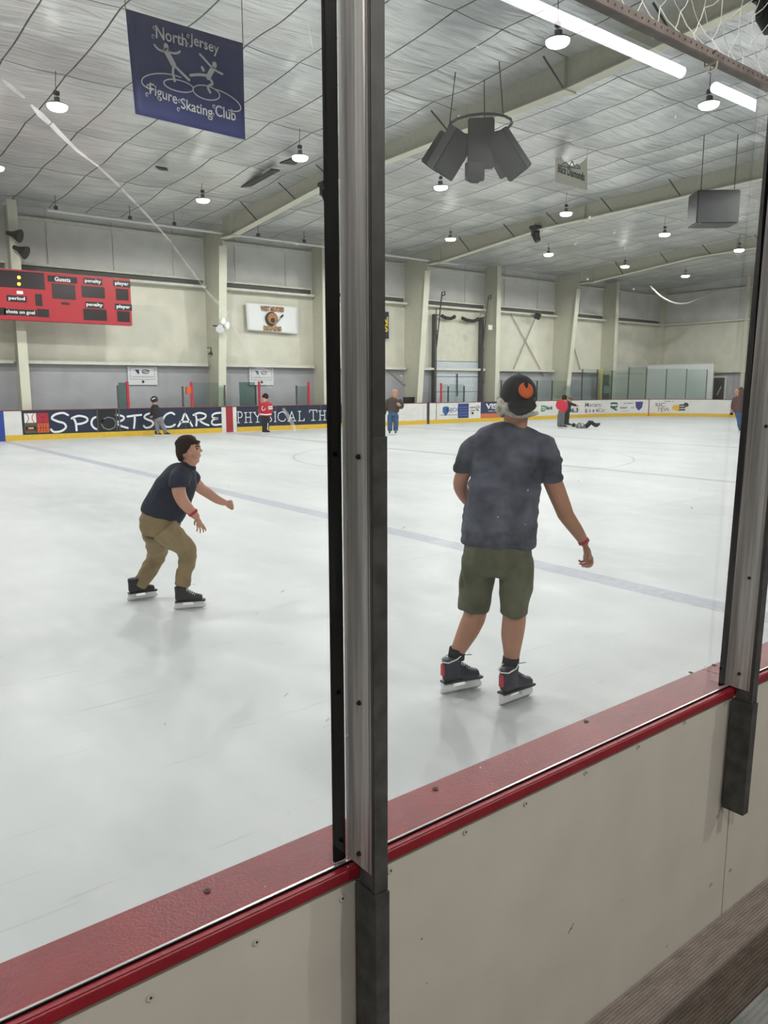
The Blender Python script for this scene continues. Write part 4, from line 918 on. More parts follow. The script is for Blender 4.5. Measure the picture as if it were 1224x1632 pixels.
for x in (-26, 20):
    bm = bmesh.new(); q_ = M @ Vector((x*kx, .3, 22*kx)); tube(bm, [q_, q_+Vector((0, 0, roofz(c0.y)-c0.z-22*kx-.1))], .012, 5); mesh_obj('chain', bm, M_cable, t)
# moving-head stage lights under the rafters
def stage_light(px, py, X, lb):
    c = atX(px, py, X); t = thing('stage_light', lb, 'stage light', c, 'moving stage lights'); k = (c-O).length/F
    bm = bmesh.new(); box(bm, -.22, .22, -.18, .18, .16, .30); bmesh.ops.bevel(bm, geom=bm.edges[:], offset=.03, segments=2, affect='EDGES'); mesh_obj('base', bm, M_blackp, t)
    
    for a_ in (-.2, .15): bm = bmesh.new(); box(bm, a_, a_+.05, -.06, .06, -.12, .17); mesh_obj('yoke_arm', bm, M_blackp, t)
    bm = bmesh.new(); tube(bm, [(0, .05, .08), (.0, 0, -.05), (.03, -.12, -.32)], [.12, .16, .13], 16); mesh_obj('head', bm, M_blackp, t)
    bm = bmesh.new(); tube(bm, [(0, 0, .28), (0, 0, max(.4, rafz(c.y)-c.z))], .03, 6); tube(bm, [(.2, 0, .25), (.42, 0, .12), (.4, 0, .3)], .012, 5); mesh_obj('clamp', bm, M_dark, t)
stage_light(521, 306, 14.72, 'black moving stage light under the nearest rafter beside the post')
stage_light(855, 373, 25.4, 'black moving stage light under the second rafter')
stage_light(1222, 22, 14.72, 'black moving stage light at the top right behind the net')

# ------------------------------------------------------------------ garage door, wall clutter
dr = thing('garage_door', 'pale blue-grey garage door in a dark track frame on the far wall', 'door', (29.1, 30.9, 0))
dx0 = atY(694, 600, 30.9).x; dx1 = atY(766, 600, 30.9).x; zt = atY(730, 577, 30.9).z
M_door = mat('door_blue_grey', (196, 203, 208), .5, var=.04)
for k in range(4):
    BX('door_section', M_door, dr, dx0, dx1, 30.86, 30.93, .02+k*zt/4, (k+1)*zt/4-.008)
BX('upper_panel', mat('door_cream', (208, 206, 188), .5, var=.06, scale=3), dr, dx0+.1, dx1-.05, 30.90, 30.95, zt+.02, 5.9)
for px0, px1, pt in ((692, 694, 500), (766, 768, 505)):
    x = atY((px0+px1)/2, 600, 30.7).x; BX('track', M_galv, dr, x-.07, x+.07, 30.6, 30.85, .02, 5.6)
for (xa, za), (xb, zb) in (((694, 577), (706, 466)), ((767, 577), (780, 472))):
    bm = bmesh.new(); c = rel(dr); a = atY(xa, za, 30.75)-c; b = atY(xb, zb, 30.2)-c; tube(bm, [a, b, b+Vector((.18, 0, .05)), b+Vector((.2, 0, -.12)), b+Vector((.05, 0, -.16))], .035, 6); mesh_obj('curved_track', bm, M_galv, dr)
    for f in (.45, .68): 
        bm = bmesh.new(); m1 = a.lerp(b, f); tube(bm, [m1, Vector((a.x-.05, 30.7-c.y, m1.z))], .025, 5); mesh_obj('track_brace', bm, M_galv, dr)
for x0, x1, y in ((705, 726, 503.5), (738, 764, 507.5)):
    bm = bmesh.new(); c = rel(dr); a = atY(x0, y, 30.6)-c; b = atY(x1, y+1.5, 30.6)-c; tube(bm, [a, a.lerp(b, .3)-Vector((0, 0, .1)), a.lerp(b, .7)-Vector((0, 0, .12)), b], [.09, .09, .08, .1], 10); mesh_obj('torsion_spring', bm, M_blackp, dr)
bm = bmesh.new(); c = rel(dr); tube(bm, [atY(729.5, 596, 30.8)-c, atY(729.5, 632, 30.8)-c], .035, 6); mesh_obj('lift_handle', bm, M_dark, dr)
for i, (px, py, s_) in enumerate(((777, 560, .32), (781, 568, .24), (778, 552, .12))):
    bm = bmesh.new(); c = atY(px, py, 30.97); prism(bm, [c+Vector((s_*cos(a)*(.5+.5*random.random()), 0, s_*1.1*sin(a)*(.5+.5*random.random()))) for a in [k*pi/6 for k in range(12)]], (0, -.012, 0))
    tag(mesh_obj('rust_patch', bm, mat('rust', (134, 92, 52), .9, var=.4, scale=20)), ('brown rust patch on the wall right of the garage door', 'small rust patch low on the wall right of the garage door', 'tiny rust patch above the larger ones right of the garage door')[i], 'rust patch')
t = tag(BX('utility_box', mat('box_grey', (128, 126, 116), .6), None, atY(769, 600, 30.9).x, atY(775, 600, 30.9).x, 30.8, 30.98, 2.15, 2.5), 'small grey utility box on the wall right of the garage door', 'box')
t = tag(BX('switch_box', LEDGE, None, 30.5, 30.8, 29.86, 29.89, 4.9, 5.15), 'small pale switch box on the column right of the garage door', 'box')
q1, q2 = atY(645, 633, 30.2), atY(662, 641, 30.2)
t = thing('black_case', 'black box standing behind the boards left of the garage door', 'box', ((q1.x+q2.x)/2, 30.2, .0)); BX('case', M_blackp, t, q1.x, q2.x, 30.15, 30.3, 1.05, q1.z, bevel=.01); BX('stand', M_dark, t, q1.x+.1, q2.x-.1, 30.17, 30.28, .01, 1.05); BX('lid_edge', M_dark, t, q1.x-.02, q2.x+.02, 30.14, 30.31, q1.z-.03, q1.z)
# rod bracing on the wall panels
for (a, b), lb in ((((815, 600), (858, 500)), 'thin rod brace rising right on the wall behind the black cap'), (((868, 600), (815, 500)), 'thin rod brace rising left on the wall behind the black cap'),
                   (((620, 590), (655, 622)), 'grey rod brace low on the grey wall by the man in jeans'), (((902, 505), (926, 590)), 'thin rod brace right of the third tapered column')):
    bm = bmesh.new(); tube(bm, [atY(*a, 30.9), atY(*b, 30.9)], .03, 6); tag(mesh_obj('rod_brace', bm, mat('rod_grey', (168, 166, 152), .6)), lb, 'brace')
# white partition and the doorway at the far right
t = thing('white_partition', 'white partition wall behind the end glass', 'partition', (47, 28, 0))
BX('front_wall', mat('partition_white', (222, 224, 222), .5), t, 46.75, 46.85, atX(1137, 600, 46.75).y, 30.85, 0, atX(1100, 582, 46.75).z)
BX('top_edge', LEDGE, t, 46.73, 46.87, atX(1137, 600, 46.75).y, 30.85, 3.28, 3.31)
BX('side_wall', mat('partition_dim', (198, 198, 188), .6), t, atY(978, 600, 30.8).x, 46.75, 30.7, 30.8, 0, atY(985, 582, 30.7).z)
t = thing('dark_doorway', 'dark doorway right of the white partition', 'door', (48.4, 25.5, 0)); ya, yb2 = atX(1155, 620, 48.4).y, atX(1138, 620, 48.4).y
BX('door_leaf', mat('door_dark', (62, 66, 70), .5), t, 48.38, 48.44, ya, yb2, 0, atX(1146, 604, 48.4).z); BX('door_frame', LEDGE, t, 48.40, 48.48, ya-.12, yb2+.12, 0, atX(1146, 601, 48.4).z)
bm = bmesh.new(); c = rel(t); tube(bm, [atX(1143, 632, 48.3)-c, atX(1150, 618, 48.3)-c], .04, 6); mesh_obj('push_bar', bm, M_alu, t)
t = thing('cabinet', 'dark cabinet with a screen behind the far boards by the yellow post', 'cabinet', (41.6, 30.3, 0)); a, b = atY(960, 620, 30.3).x, atY(972, 620, 30.3).x
BX('body', M_dark, t, a, b, 30.2, 30.5, 0, 2.0, bevel=.01); BX('screen', mat('screen_green', (120, 150, 140), .2), t, a+.05, b-.1, 30.19, 30.2, 1.95-.5, 1.93)
BX('top_screen', M_ggreen, t, a, b-.1, 30.25, 30.29, 2.0, 2.6)
t = tag(BX('litter_bin', M_blackp, None, atY(975, 620, 30.1).x, atY(980, 620, 30.1).x, 30.05, 30.25, 0, 1.85, bevel=.05), 'black upright bin behind the boards left of the partition', 'bin')
t = tag(BX('yellow_post', mat('post_yellow', (206, 186, 110), .5), None, atY(957, 600, 30.3).x, atY(960.5, 600, 30.3).x, 30.25, 30.4, 0, 2.95), 'pale yellow upright post behind the far right glass', 'post')

# ------------------------------------------------------------------ people
def J(px, py, D, dd=0.):
    """point seen at picture position, at horizontal distance D+dd from the viewer"""
    r = ray(px, py); return O + r*((D+dd)/hypot(r.x, r.y))
def blob(chains, bm, seg=14, cf=.8):
    """chain = list of (point, rx[, ry, axis]) swept smoothly into a closed limb"""
    for ch in chains:
        if len(ch) == 1:
            p, r = ch[0][0], ch[0][1]; ball(bm, p, r, seg=seg); continue
        P = []
        for n in ch: P.append((n[0].x, n[0].y, n[0].z, n[1], n[2] if len(n) > 2 else n[1]))
        ax = ch[0][3] if len(ch[0]) > 3 else None
        S = spline(P, 4); rings = []; prev = None
        pts = [Vector(s[:3]) for s in S]
        for i, s in enumerate(S):
            d = (pts[min(i+1, len(pts)-1)]-pts[max(i-1, 0)]).normalized()
            if ax is not None: u = (ax-d*ax.dot(d)).normalized()
            elif prev is None: u = frame(d)[0]
            else: u = (prev-d*prev.dot(d)).normalized()
            prev = u; v = d.cross(u); rings.append((pts[i], u, v, s[3], s[4], d))
        def ring(p, u, v, a, b): return [bm.verts.new(p+u*cos(2*pi*k/seg)*a+v*sin(2*pi*k/seg)*b) for k in range(seg)]
        R = []
        p, u, v, a, b, d = rings[0]; m_ = min(a, b)
        for f in (.95, .7, .35): R.append(ring(p-d*m_*f*cf, u, v, a*sqrt(1-f*f), b*sqrt(1-f*f)))
        for p, u, v, a, b, d in rings: R.append(ring(p, u, v, a, b))
        m_ = min(a, b)
        for f in (.35, .7, .95): R.append(ring(p+d*m_*f*cf, u, v, a*sqrt(1-f*f), b*sqrt(1-f*f)))
        for a_, b_ in zip(R, R[1:]):
            for k in range(seg): bm.faces.new((a_[k], a_[(k+1) % seg], b_[(k+1) % seg], b_[k]))
        bm.faces.new(R[0][::-1]); bm.faces.new(R[-1])
def solid(name, chains, m, parent, voxel, smooth=3, fold=0., fscale=9., extra=None, fdir=None, cf=.8):
    """union of all chains into one continuous skin"""
    bm = bmesh.new(); blob(chains, bm, cf=cf)
    if extra: extra(bm)
    bmesh.ops.recalc_face_normals(bm, faces=bm.faces)
    me = bpy.data.meshes.new('t'); bm.to_mesh(me); bm.free(); ob = bpy.data.objects.new('t', me); COL.objects.link(ob)
    md = ob.modifiers.new('r', 'REMESH'); md.mode = 'VOXEL'; md.voxel_size = voxel
    if smooth: ms = ob.modifiers.new('s', 'SMOOTH'); ms.iterations = smooth; ms.factor = .5
    dg = bpy.context.evaluated_depsgraph_get(); me2 = bpy.data.meshes.new_from_object(ob.evaluated_get(dg)); bpy.data.objects.remove(ob); bpy.data.meshes.remove(me)
    me2.name = name; o = rel(parent)
    if fold:
        nm = [v.normal.copy() for v in me2.vertices]
        for v, n in zip(me2.vertices, nm):
            p = Vector(v.co)*fscale
            if fdir: p = Vector((v.co.x*fdir[0], v.co.y*fdir[1], v.co.z*fdir[2]))*fscale
            f = 1-abs(noise.noise(p))*2; v.co += n*fold*(f*.9+.5*noise.noise(p*2.3))
    for v in me2.vertices: v.co -= o
    me2.materials.clear(); me2.materials.append(m)
    for p in me2.polygons: p.use_smooth = True
    return link(bpy.data.objects.new(name, me2), parent)
def skate(parent, heel, toe, L, mboot, macc=None, laces=True, tilt=0., detail=True, mtong=None, up=None):
    """heel, toe: ends of the blade on the ice (world)"""
    x = (toe-heel).normalized(); z = Vector((0, 0, 1)) if up is None else up.normalized(); z = (z-x*z.dot(x)).normalized()
    y = z.cross(x); y.normalize(); M3 = Matrix((x, y, z)).transposed()
    if tilt: M3 = M3 @ Matrix.Rotation(tilt, 3, 'X')
    org = heel; k = L/.30
    W = lambda a, b, c: org + M3 @ Vector((a*k, b*k, c*k))
    ax = M3 @ Vector((1, 0, 0))
    ay = M3 @ Vector((0, 1, 0))
    sk = solid('skate_boot', [[(W(.070, 0, .228), .068*k, .052*k, ax), (W(.070, 0, .19), .064*k, .047*k), (W(.074, 0, .15), .068*k, .045*k), (W(.078, 0, .112), .074*k, .044*k)],
                              [(W(.03, 0, .115), .036*k, .034*k, ay), (W(.12, 0, .132), .038*k, .055*k), (W(.20, 0, .116), .044*k, .040*k), (W(.262, 0, .106), .040*k, .030*k)]], mboot, parent, .008 if detail else .02, 2, cf=.25)
    bm = bmesh.new(); o = rel(parent)
    def pr(pts, w): prism(bm, [W(a, -w/2, c)-o for a, c in pts], (M3 @ Vector((0, w*k, 0))))
    pr([(.0, .080), (.085, .080), (.075, .038), (.005, .030)], .03); pr([(.165, .078), (.285, .076), (.285, .040), (.19, .036)], .03); pr([(-.012, .018), (-.005, .042), (.30, .042), (.30, .022), (.285, .016)], .014)
    hl = mesh_obj('blade_holder', bm, M_wht, parent)
    bm = bmesh.new(); pr([(-.01, .018), (-.004, .006), (.03, .0), (.26, .0), (.298, .012), (.298, .022)], .005); mesh_obj('blade', bm, M_steel, parent)
    bm = bmesh.new(); pr([(.005, .088), (.005, .078), (.29, .074), (.298, .086), (.28, .09), (.02, .09)], .066); mesh_obj('sole', bm, M_blackp, parent)
    if laces:
        bm = bmesh.new()
        for i in range(6 if detail else 3):
            f = i/(5 if detail else 2); a = .140+.085*f; c = .200-.055*f
            if i % 1 == 0: tube(bm, [W(a-.02, -.035, c-.012)-o, W(a, 0, c+.004)-o, W(a-.02, .035, c-.012)-o], .0035*k, 5)
        for i in range(4 if detail else 0):
            c = .205+.012*i; tube(bm, [W(.115, -.04, c)-o, W(.142, 0, c+.006)-o, W(.115, .04, c)-o], .003*k, 5)
        if detail:
            tube(bm, [W(.138, 0, .245)-o, W(.16, .01, .30)-o, W(.175, .01, .285)-o, W(.14, 0, .245)-o], .0025*k, 5); tube(bm, [W(.138, 0, .245)-o, W(.18, -.02, .25)-o, W(.21, -.02, .245)-o], .0025*k, 5)
        mesh_obj('laces', bm, mtong or M_wht, parent)
    if macc:
        bm = bmesh.new(); pr([(-.002, .13), (.02, .13), (.02, .205), (-.002, .205)], .03); mesh_obj('red_heel_patch', bm, macc, parent)
        bm = bmesh.new()
        for s_ in (-1, 1): tube(bm, [W(-.002, .0, .222)-o, W(.02, s_*.044, .226)-o, W(.08, s_*.054, .245)-o, W(.13, s_*.028, .255)-o], .004*k, 6)
        mesh_obj('cuff_piping', bm, M_wht, parent)
    return W
def fingers(base, d, side, palm, L, curl, rad, spread=.2):
    """chains for four fingers and a thumb: base = wrist point, d = hand direction, side = across the knuckles, palm = palm normal"""
    d = d.normalized(); side = side.normalized(); palm = palm.normalized(); ch = []
    kn = base+d*L*.5
    ch.append([(base, rad*2.0, rad*1.5, side), (base+d*L*.25, rad*3.2, rad*1.5), (kn, rad*3.7, rad*1.4)])
    for i, (ln, off) in enumerate(((.40, -1.5), (.46, -.5), (.43, .5), (.33, 1.5))):
        a = kn+side*off*rad*2.35; d0 = (d+side*off*spread*.25).normalized()
        pts = [(a-d*L*.08, rad)]; p = a; dd = d0; seg_ = ln*L/3
        for j in range(3):
            c = curl*(1+.12*i)*(j+.6)/1.6; dd2 = (d0*cos(c)+palm*sin(c)).normalized(); p = p+dd2*seg_*(1.1-.1*j); pts.append((p, rad*(.95-.10*j)))
        ch.append(pts)
    a = base+d*L*.16-side*rad*2.2; dt = (d*.75-side*.6+palm*.35).normalized()
    ch.append([(a, rad*1.25), (a+dt*L*.22, rad*1.1), (a+dt*L*.22+(d*.9+palm*.5).normalized()*L*.18, rad*.85)])
    return ch
SKIN = mat('skin_tan', (186, 134, 108), .5, var=.06, scale=12); SKIN2 = mat('skin_fair', (212, 156, 132), .5, var=.05, scale=12)
VZ = Vector((0, 0, 1))
# ---- man in the shirt and shorts
D = 4.45; K = D/F/cos(.1)*1.0
fh1, ft1 = atZ(703, 1108, .0), atZ(763, 1096, .0); fh2, ft2 = atZ(796, 1127, .0), atZ(852, 1106, .0)
D = hypot(*((fh1+ft1+fh2+ft2)/4).xy)
fd = Vector(((fh1+ft2)/2).xy).normalized(); FW3 = Vector((fd.x, fd.y, 0)); RT3 = Vector((fd.y, -fd.x, 0))
m = lambda px: px*D/F*1.0
man = thing('person', 'man seen from behind in grey tie-dye shirt, olive shorts and backwards black cap', 'person', ((fh1+ft2)/2).to_tuple()[:2]+(0,))
j = lambda px, py, dd=0.: J(px, py, D, dd)
d1 = hypot(*((fh1+ft1)/2).xy)-D; d2 = hypot(*((fh2+ft2)/2).xy)-D
arm_hand = fingers(j(932, 868, .10), j(940, 900, .08)-j(931, 866, .10), (FW3*.8-RT3*.5), -RT3*.8-VZ*.1-FW3*.3, .175, 1.0, .0092)
body = [[(j(826, 622, -.02), .083, .10, RT3), (j(826, 640, -.01), .088, .105), (j(824, 655, .0), .078, .085), (j(822, 675, .01), .068, .066), (j(819, 700, .0), .085, .075)],
        [(j(866, 724, .0), .048), (j(878, 760, .02), .056), (j(898, 812, .05), .050), (j(902, 822, .05), .047), (j(920, 848, .08), .038), (j(931, 866, .10), .027)],
        [(j(758, 724, .02), .045), (j(740, 752, .05), .045), (j(734, 776, .1), .043), (j(748, 800, .2), .036), (j(770, 815, .32), .028)],
        [(j(766, 890, .02), .07), (j(757, 940, d1), .066), (j(757, 976, d1), .070), (j(748, 1000, d1), .068), (j(737, 1022, d1), .056), (j(726, 1045, d1), .042), (j(722, 1070, d1), .040)],
        [(j(815, 890, .0), .07), (j(821, 940, d2), .062), (j(819, 985, d2), .070), (j(816, 1012, d2), .068), (j(815, 1035, d2), .054), (j(814, 1060, d2), .042), (j(813, 1085, d2), .040)],
        [(j(812, 725), .12, .06, RT3), (j(800, 800), .13, .08), (j(793, 870), .13, .08)]] + arm_hand
# left hand in front of the body (hidden by it from here)
body += fingers(j(770, 815, .32), j(790, 800, .4)-j(770, 815, .32), VZ, -RT3, .17, .9, .009)
def head_bits(bm):
    fc = (FW3*.8+RT3*.6).normalized(); sd = Vector((fc.y, -fc.x, 0)); hc = j(828, 632, .0)
    ball(bm, hc+fc*.105-VZ*.005, .017, 1, 1, 1.3); ball(bm, hc+fc*.09-VZ*.045, .022, 1, 1, .6); ball(bm, hc+fc*.075-VZ*.085, .03)
    for s_ in (-1, 1): ball(bm, hc+sd*s_*.088-VZ*.01+fc*.0, .028, .5, .8, 1.1); ball(bm, hc+fc*.085+sd*s_*.035+VZ*.01, .014)
solid('body', body, SKIN, man, .0045, 2, extra=head_bits)
M_shirt = mat('tie_dye_shirt', (104, 107, 123), .85, rgb2=(34, 35, 45), scale=4.4, bump=.9, bscale=7)
shirt = [[(j(822, 680, .01), .085, .070, RT3), (j(819, 688, .01), .125, .085), (j(816, 699, .01), .200, .10), (j(813, 716, .01), .215, .115), (j(808, 745, .01), .212, .125), (j(802, 790, .01), .208, .135), (j(797, 830, .01), .216, .145), (j(794, 868, .01), .214, .145)],
         [(j(762, 713, .015), .05), (j(790, 702, .01), .055), (j(820, 693, .01), .06), (j(848, 702, .01), .055), (j(870, 716, .01), .052)],
         [(j(850, 704, .01), .055), (j(868, 714, .0), .068), (j(876, 735, .01), .068), (j(878, 768, .02), .064)],
         [(j(772, 706, .02), .055), (j(753, 716, .02), .062), (j(743, 735, .04), .058), (j(738, 752, .05), .053)]]
solid('tie_dye_shirt', shirt, M_shirt, man, .009, 4, fold=.011, fscale=4.8, fdir=(1, 1, 2.8), cf=.12)
M_short = mat('olive_cloth', (100, 102, 78), .85, rgb2=(74, 76, 58), scale=5, bump=.5, bscale=9)
sh_ = [[(j(794, 868, .0), .195, .13, RT3), (j(793, 885, .0), .200, .14), (j(790, 912, .0), .190, .13)],
       [(j(764, 890, .0), .100, .12, RT3), (j(760, 925, d1*.6), .104, .11), (j(756, 955, d1), .095, .105), (j(754, 972, d1), .092, .10)],
       [(j(822, 890, .0), .100, .12, RT3), (j(822, 930, d2*.6), .098, .11), (j(819, 962, d2), .080, .10), (j(818, 978, d2), .078, .095)]]
so = solid('shorts', sh_, M_short, man, .009, 3, fold=.008, fscale=6, fdir=(1.6, 1.6, .8), cf=.12)
bm = bmesh.new(); o = rel(man)
for pts in ([(742, 905), (735, 930), (734, 936)], [(846, 905), (847, 925), (845, 934)]):
    tube(bm, [j(px, py, -.02)-o for px, py in pts], .012, 6)
pk = mesh_obj('pocket_flap', bm, M_short, so)
# head hair and cap
hcx = j(827, 633, 0); capd = (RT3*.55-FW3*.85).normalized()     # the cap sits backwards: its brim points back towards us and right
hair = [[(j(800, 640, -.02), .022), (j(797, 652, -.01), .026), (j(802, 662, 0), .02)], [(j(806, 654, -.06), .026), (j(825, 660, -.075), .026), (j(845, 661, -.06), .018), (j(856, 659, -.02), .012)], [(j(803, 642, -.04), .034), (j(826, 648, -.05), .055), (j(846, 648, -.04), .025)]]
def hair_tufts(bm):
    random.seed(5)
    for i in range(46):
        px = random.uniform(796, 857); py = 663 if px > 805 else random.uniform(632, 660); a = j(px, py-6, -.07+.05*abs(px-828)/30); d = Vector((random.uniform(-1, 1), random.uniform(-1, 1), -1.2))*.016-(RT3*.016 if px < 803 else Vector((0, 0, 0)))
        tube(bm, [a, a+d*.6, a+d], [.007, .005, .002], 5)
    for i in range(10): a = j(802, 632+i*2.2, -.01); tube(bm, [a, a-RT3*.03+Vector((0, 0, random.uniform(-.005, .02)))], [.008, .002], 5)
solid('hair', hair, mat('hair_white', (226, 221, 210), .7, var=.25, scale=60, bump=.4, bscale=120), man, .006, 1, extra=hair_tufts)
M_cap = mat('cap_black', (20, 22, 24), .8, bump=.1, bscale=200)
def cap_extra(bm):
    c = j(827, 634, -.005)
    bmesh.ops.create_uvsphere(bm, u_segments=28, v_segments=16, radius=1, matrix=Matrix.Translation(c+VZ*.012) @ Matrix((RT3, FW3, VZ)).transposed().to_4x4() @ Matrix.Diagonal((.106, .122, .118, 1)))
    ball(bm, c+VZ*.130, .010, 1, 1, .6)
co = solid('cap', [[(j(829, 640, -.10), .075, .018, RT3), (j(834, 650, -.125), .082, .012), (j(839, 655, -.15), .078, .010), (j(843, 657, -.162), .065, .008)]], M_cap, man, .006, 2, extra=cap_extra)
# open the lower half of the cap
bm = bmesh.new(); bm.from_mesh(co.data); zc = j(827, 641, 0).z-man.location.z; o = rel(man); cc2 = j(827, 634, -.005)-o
geom = [v for v in bm.verts if v.co.z < zc-.005 and (v.co-cc2).dot(-FW3) < .085]; bmesh.ops.delete(bm, geom=geom, context='VERTS'); bm.to_mesh(co.data); bm.free()
# round orange patch with a plain dark notch, on the back of the crown
pc = j(842, 625, -.135)-o; nrm = (pc-(cc2+VZ*.0)).normalized(); uu = nrm.cross(VZ).normalized(); vv_ = uu.cross(nrm)
surf = cc2+VZ*.012+Vector(nrm)*0
bm = bmesh.new(); Rr = .047
def on_cap(a, b, lift=.007):
    d = (pc-cc2).normalized()+(uu*-a+vv_*b)*8.2; d.normalize(); lx, ly, lz = d.dot(RT3), d.dot(FW3), d.dot(VZ); s_ = 1/sqrt((lx/.106)**2+(ly/.122)**2+(lz/.118)**2); return cc2+VZ*.012+d*(s_+lift)
rings_ = [[bm.verts.new(on_cap(Rr*f*cos(t*pi/12), Rr*f*sin(t*pi/12))) for t in range(24)] for f in (.01, .35, .7, 1.)]
for a_, b_ in zip(rings_, rings_[1:]):
    for t_ in range(24): bm.faces.new((a_[t_], a_[(t_+1) % 24], b_[(t_+1) % 24], b_[t_]))
rim = [bm.verts.new(on_cap(Rr*cos(t*pi/12), Rr*sin(t*pi/12), -.003)) for t in range(24)]
for t_ in range(24): bm.faces.new((rings_[-1][t_], rings_[-1][(t_+1) % 24], rim[(t_+1) % 24], rim[t_]))
pa = mesh_obj('orange_patch', bm, mat('patch_orange', (222, 98, 40), .7), co, smooth=True)
pa.parent = man
bm = bmesh.new(); dots = [(0, .054), (0, .044), (0, .034), (0, .026), (0, .019)]
for (a_, b_), rr in zip(dots, (.016, .014, .011, .008, .005)): ball(bm, on_cap(a_*.62, b_*.62+.002, .007), rr*.8, seg=10)
pd = mesh_obj('patch_notch', bm, M_cap, man)
# wristband
M_pink = mat('wrist_pink', (255, 84, 120), .5)
def band(parent, a, b, r): 
    bm = bmesh.new(); o = rel(parent); d = (b-a).normalized(); tube(bm, [a-d*.011-o, a+d*.011-o], r, 20, cap=False); g = bmesh.ops.solidify(bm, geom=bm.faces[:], thickness=.0015); return mesh_obj('wristband', bm, M_pink, parent, smooth=True)
band(man, j(930, 864, .10), j(934, 872, .10), .0335)
mb = mat('skate_navy', (40, 46, 66), .5, rgb2=(28, 30, 42), scale=14); mb2 = mat('skate_purple', (54, 44, 70), .5, rgb2=(32, 30, 46), scale=14); rp = mat('skate_red', (190, 50, 60), .5)
skate(man, fh1, ft1, .285, mb, rp, mtong=M_blackp); skate(man, fh2, ft2, .285, mb2, rp, mtong=M_blackp)
for px, py, d_ in ((727, 1040, d1), (813, 1054, d2)):
    bm = bmesh.new(); tube(bm, [j(px+1, py-7, d_)-rel(man), j(px-1, py+10, d_)-rel(man)], [.049, .052], 16); mesh_obj('sock', bm, mat('sock_black', (18, 18, 20), .9), man, smooth=True)

# ---- boy
fh1, ft1 = atZ(278, 971, 0), atZ(325, 967, 0); fh2, ft2 = atZ(204, 957, 0), atZ(250, 950, 0)
D = hypot(*((fh1+ft1)/2).xy); c0 = (fh1+ft1)/2; fd = Vector(c0.xy).normalized(); FW3 = Vector((fd.x, fd.y, 0)); RT3 = Vector((fd.y, -fd.x, 0)); s = D/F
d1 = 0; d2 = hypot(*((fh2+ft2)/2).xy)-D; j = lambda px, py, dd=0.: J(px, py, D, dd)
boy = thing('person', 'dark-haired boy leaning forward in navy polo and khaki trousers, skating to the right', 'person', (c0.x, c0.y, 0))
r = lambda px: px*s
nh = fingers(j(314, 823, -.20), j(321, 842, -.20)-j(313, 822, -.20), -FW3*.5+RT3*.8, -RT3*.3+FW3*.6, .155, .35, .0080, spread=1.0)
fh_ = fingers(j(357, 800, .25), j(375, 803, .25)-j(357, 800, .25), VZ*.9-FW3*.2, FW3*.3-VZ*.5+RT3*.1, .13, 2.1, .0082)
bodyc = [[(j(299, 706, 0), r(17), r(14), RT3), (j(301, 716, 0), r(17.5), r(14)), (j(305, 728, 0), r(13), r(11)), (j(300, 740, 0), r(10.5), r(10)), (j(296, 752, 0), r(13), r(12))],
         [(j(286, 760, -.13), r(11)), (j(285, 780, -.16), r(10.5)), (j(291, 797, -.19), r(9.5)), (j(303, 812, -.20), r(7.8)), (j(313, 822, -.20), r(5.6))],
         [(j(305, 762, .12), r(11)), (j(320, 777, .2), r(9)), (j(332, 785, .22), r(8.5)), (j(346, 795, .24), r(7)), (j(358, 800, .25), r(5.4))],
         [(j(288, 762, 0), r(16), r(12), RT3), (j(264, 812, 0), r(18), r(12)), (j(255, 832, 0), r(16), r(12))],
         [(j(266, 845, -.05), r(13)), (j(292, 873, -.04), r(9.5)), (j(295, 905, 0), r(7)), (j(292, 928, 0), r(6)), (j(290, 940, 0), r(5))],
         [(j(250, 842, .05), r(13)), (j(248, 880, d2), r(9.5)), (j(236, 912, d2), r(7)), (j(222, 930, d2), r(6)), (j(218, 938, d2), r(5))]] + nh + fh_
def boy_face(bm):
    f = RT3
    ball(bm, j(315, 711, 0), r(5)); ball(bm, j(320.5, 717, 0), r(2.6), 1, 1, .9); ball(bm, j(318, 713, 0), r(2.4), 1, .8, 1.2)      # brow, nose
    ball(bm, j(317.5, 723, 0), r(2.6), 1, 1.3, .55); ball(bm, j(316.5, 728, 0), r(2.6), 1, 1.3, .55); ball(bm, j(313, 733, 0), r(5.2), 1, 1, .8); ball(bm, j(311, 722, -.03), r(8.5)); ball(bm, j(311, 722, .03), r(8.5))
    ball(bm, j(303, 721, -r(12.5)), r(4)); tube(bm, [j(303.5+3.4*cos(a*pi/5+.6), 720.5-4.8*sin(a*pi/5+.6), -r(15.2)) for a in range(7)], r(1.5), 8)
solid('body', bodyc, SKIN2, boy, .0045, 2, extra=boy_face)
for dd in (-.045, .045):
    bm = bmesh.new(); ball(bm, j(314.2, 714.5, dd)-rel(boy), r(1.7), seg=10); mesh_obj('eye', bm, M_blackp, boy)
bm = bmesh.new(); tube(bm, [j(311.5, 711, -.058)-rel(boy), j(315, 710, -.046)-rel(boy), j(318, 710.6, -.028)-rel(boy)], r(.9), 6); mesh_obj('eyebrow', bm, mat('hair_dark', (46, 32, 26), .75, spec=.12), boy)
bm = bmesh.new(); tube(bm, [j(312.5, 725.2, -.066)-rel(boy), j(316, 725.8, -.052)-rel(boy), j(319, 725.4, -.02)-rel(boy), j(319.6, 725.3, .01)-rel(boy)], [r(.5), r(1.2), r(1.4), r(1.)], 8); mesh_obj('mouth', bm, mat('mouth_dark', (120, 60, 54), .6), boy)
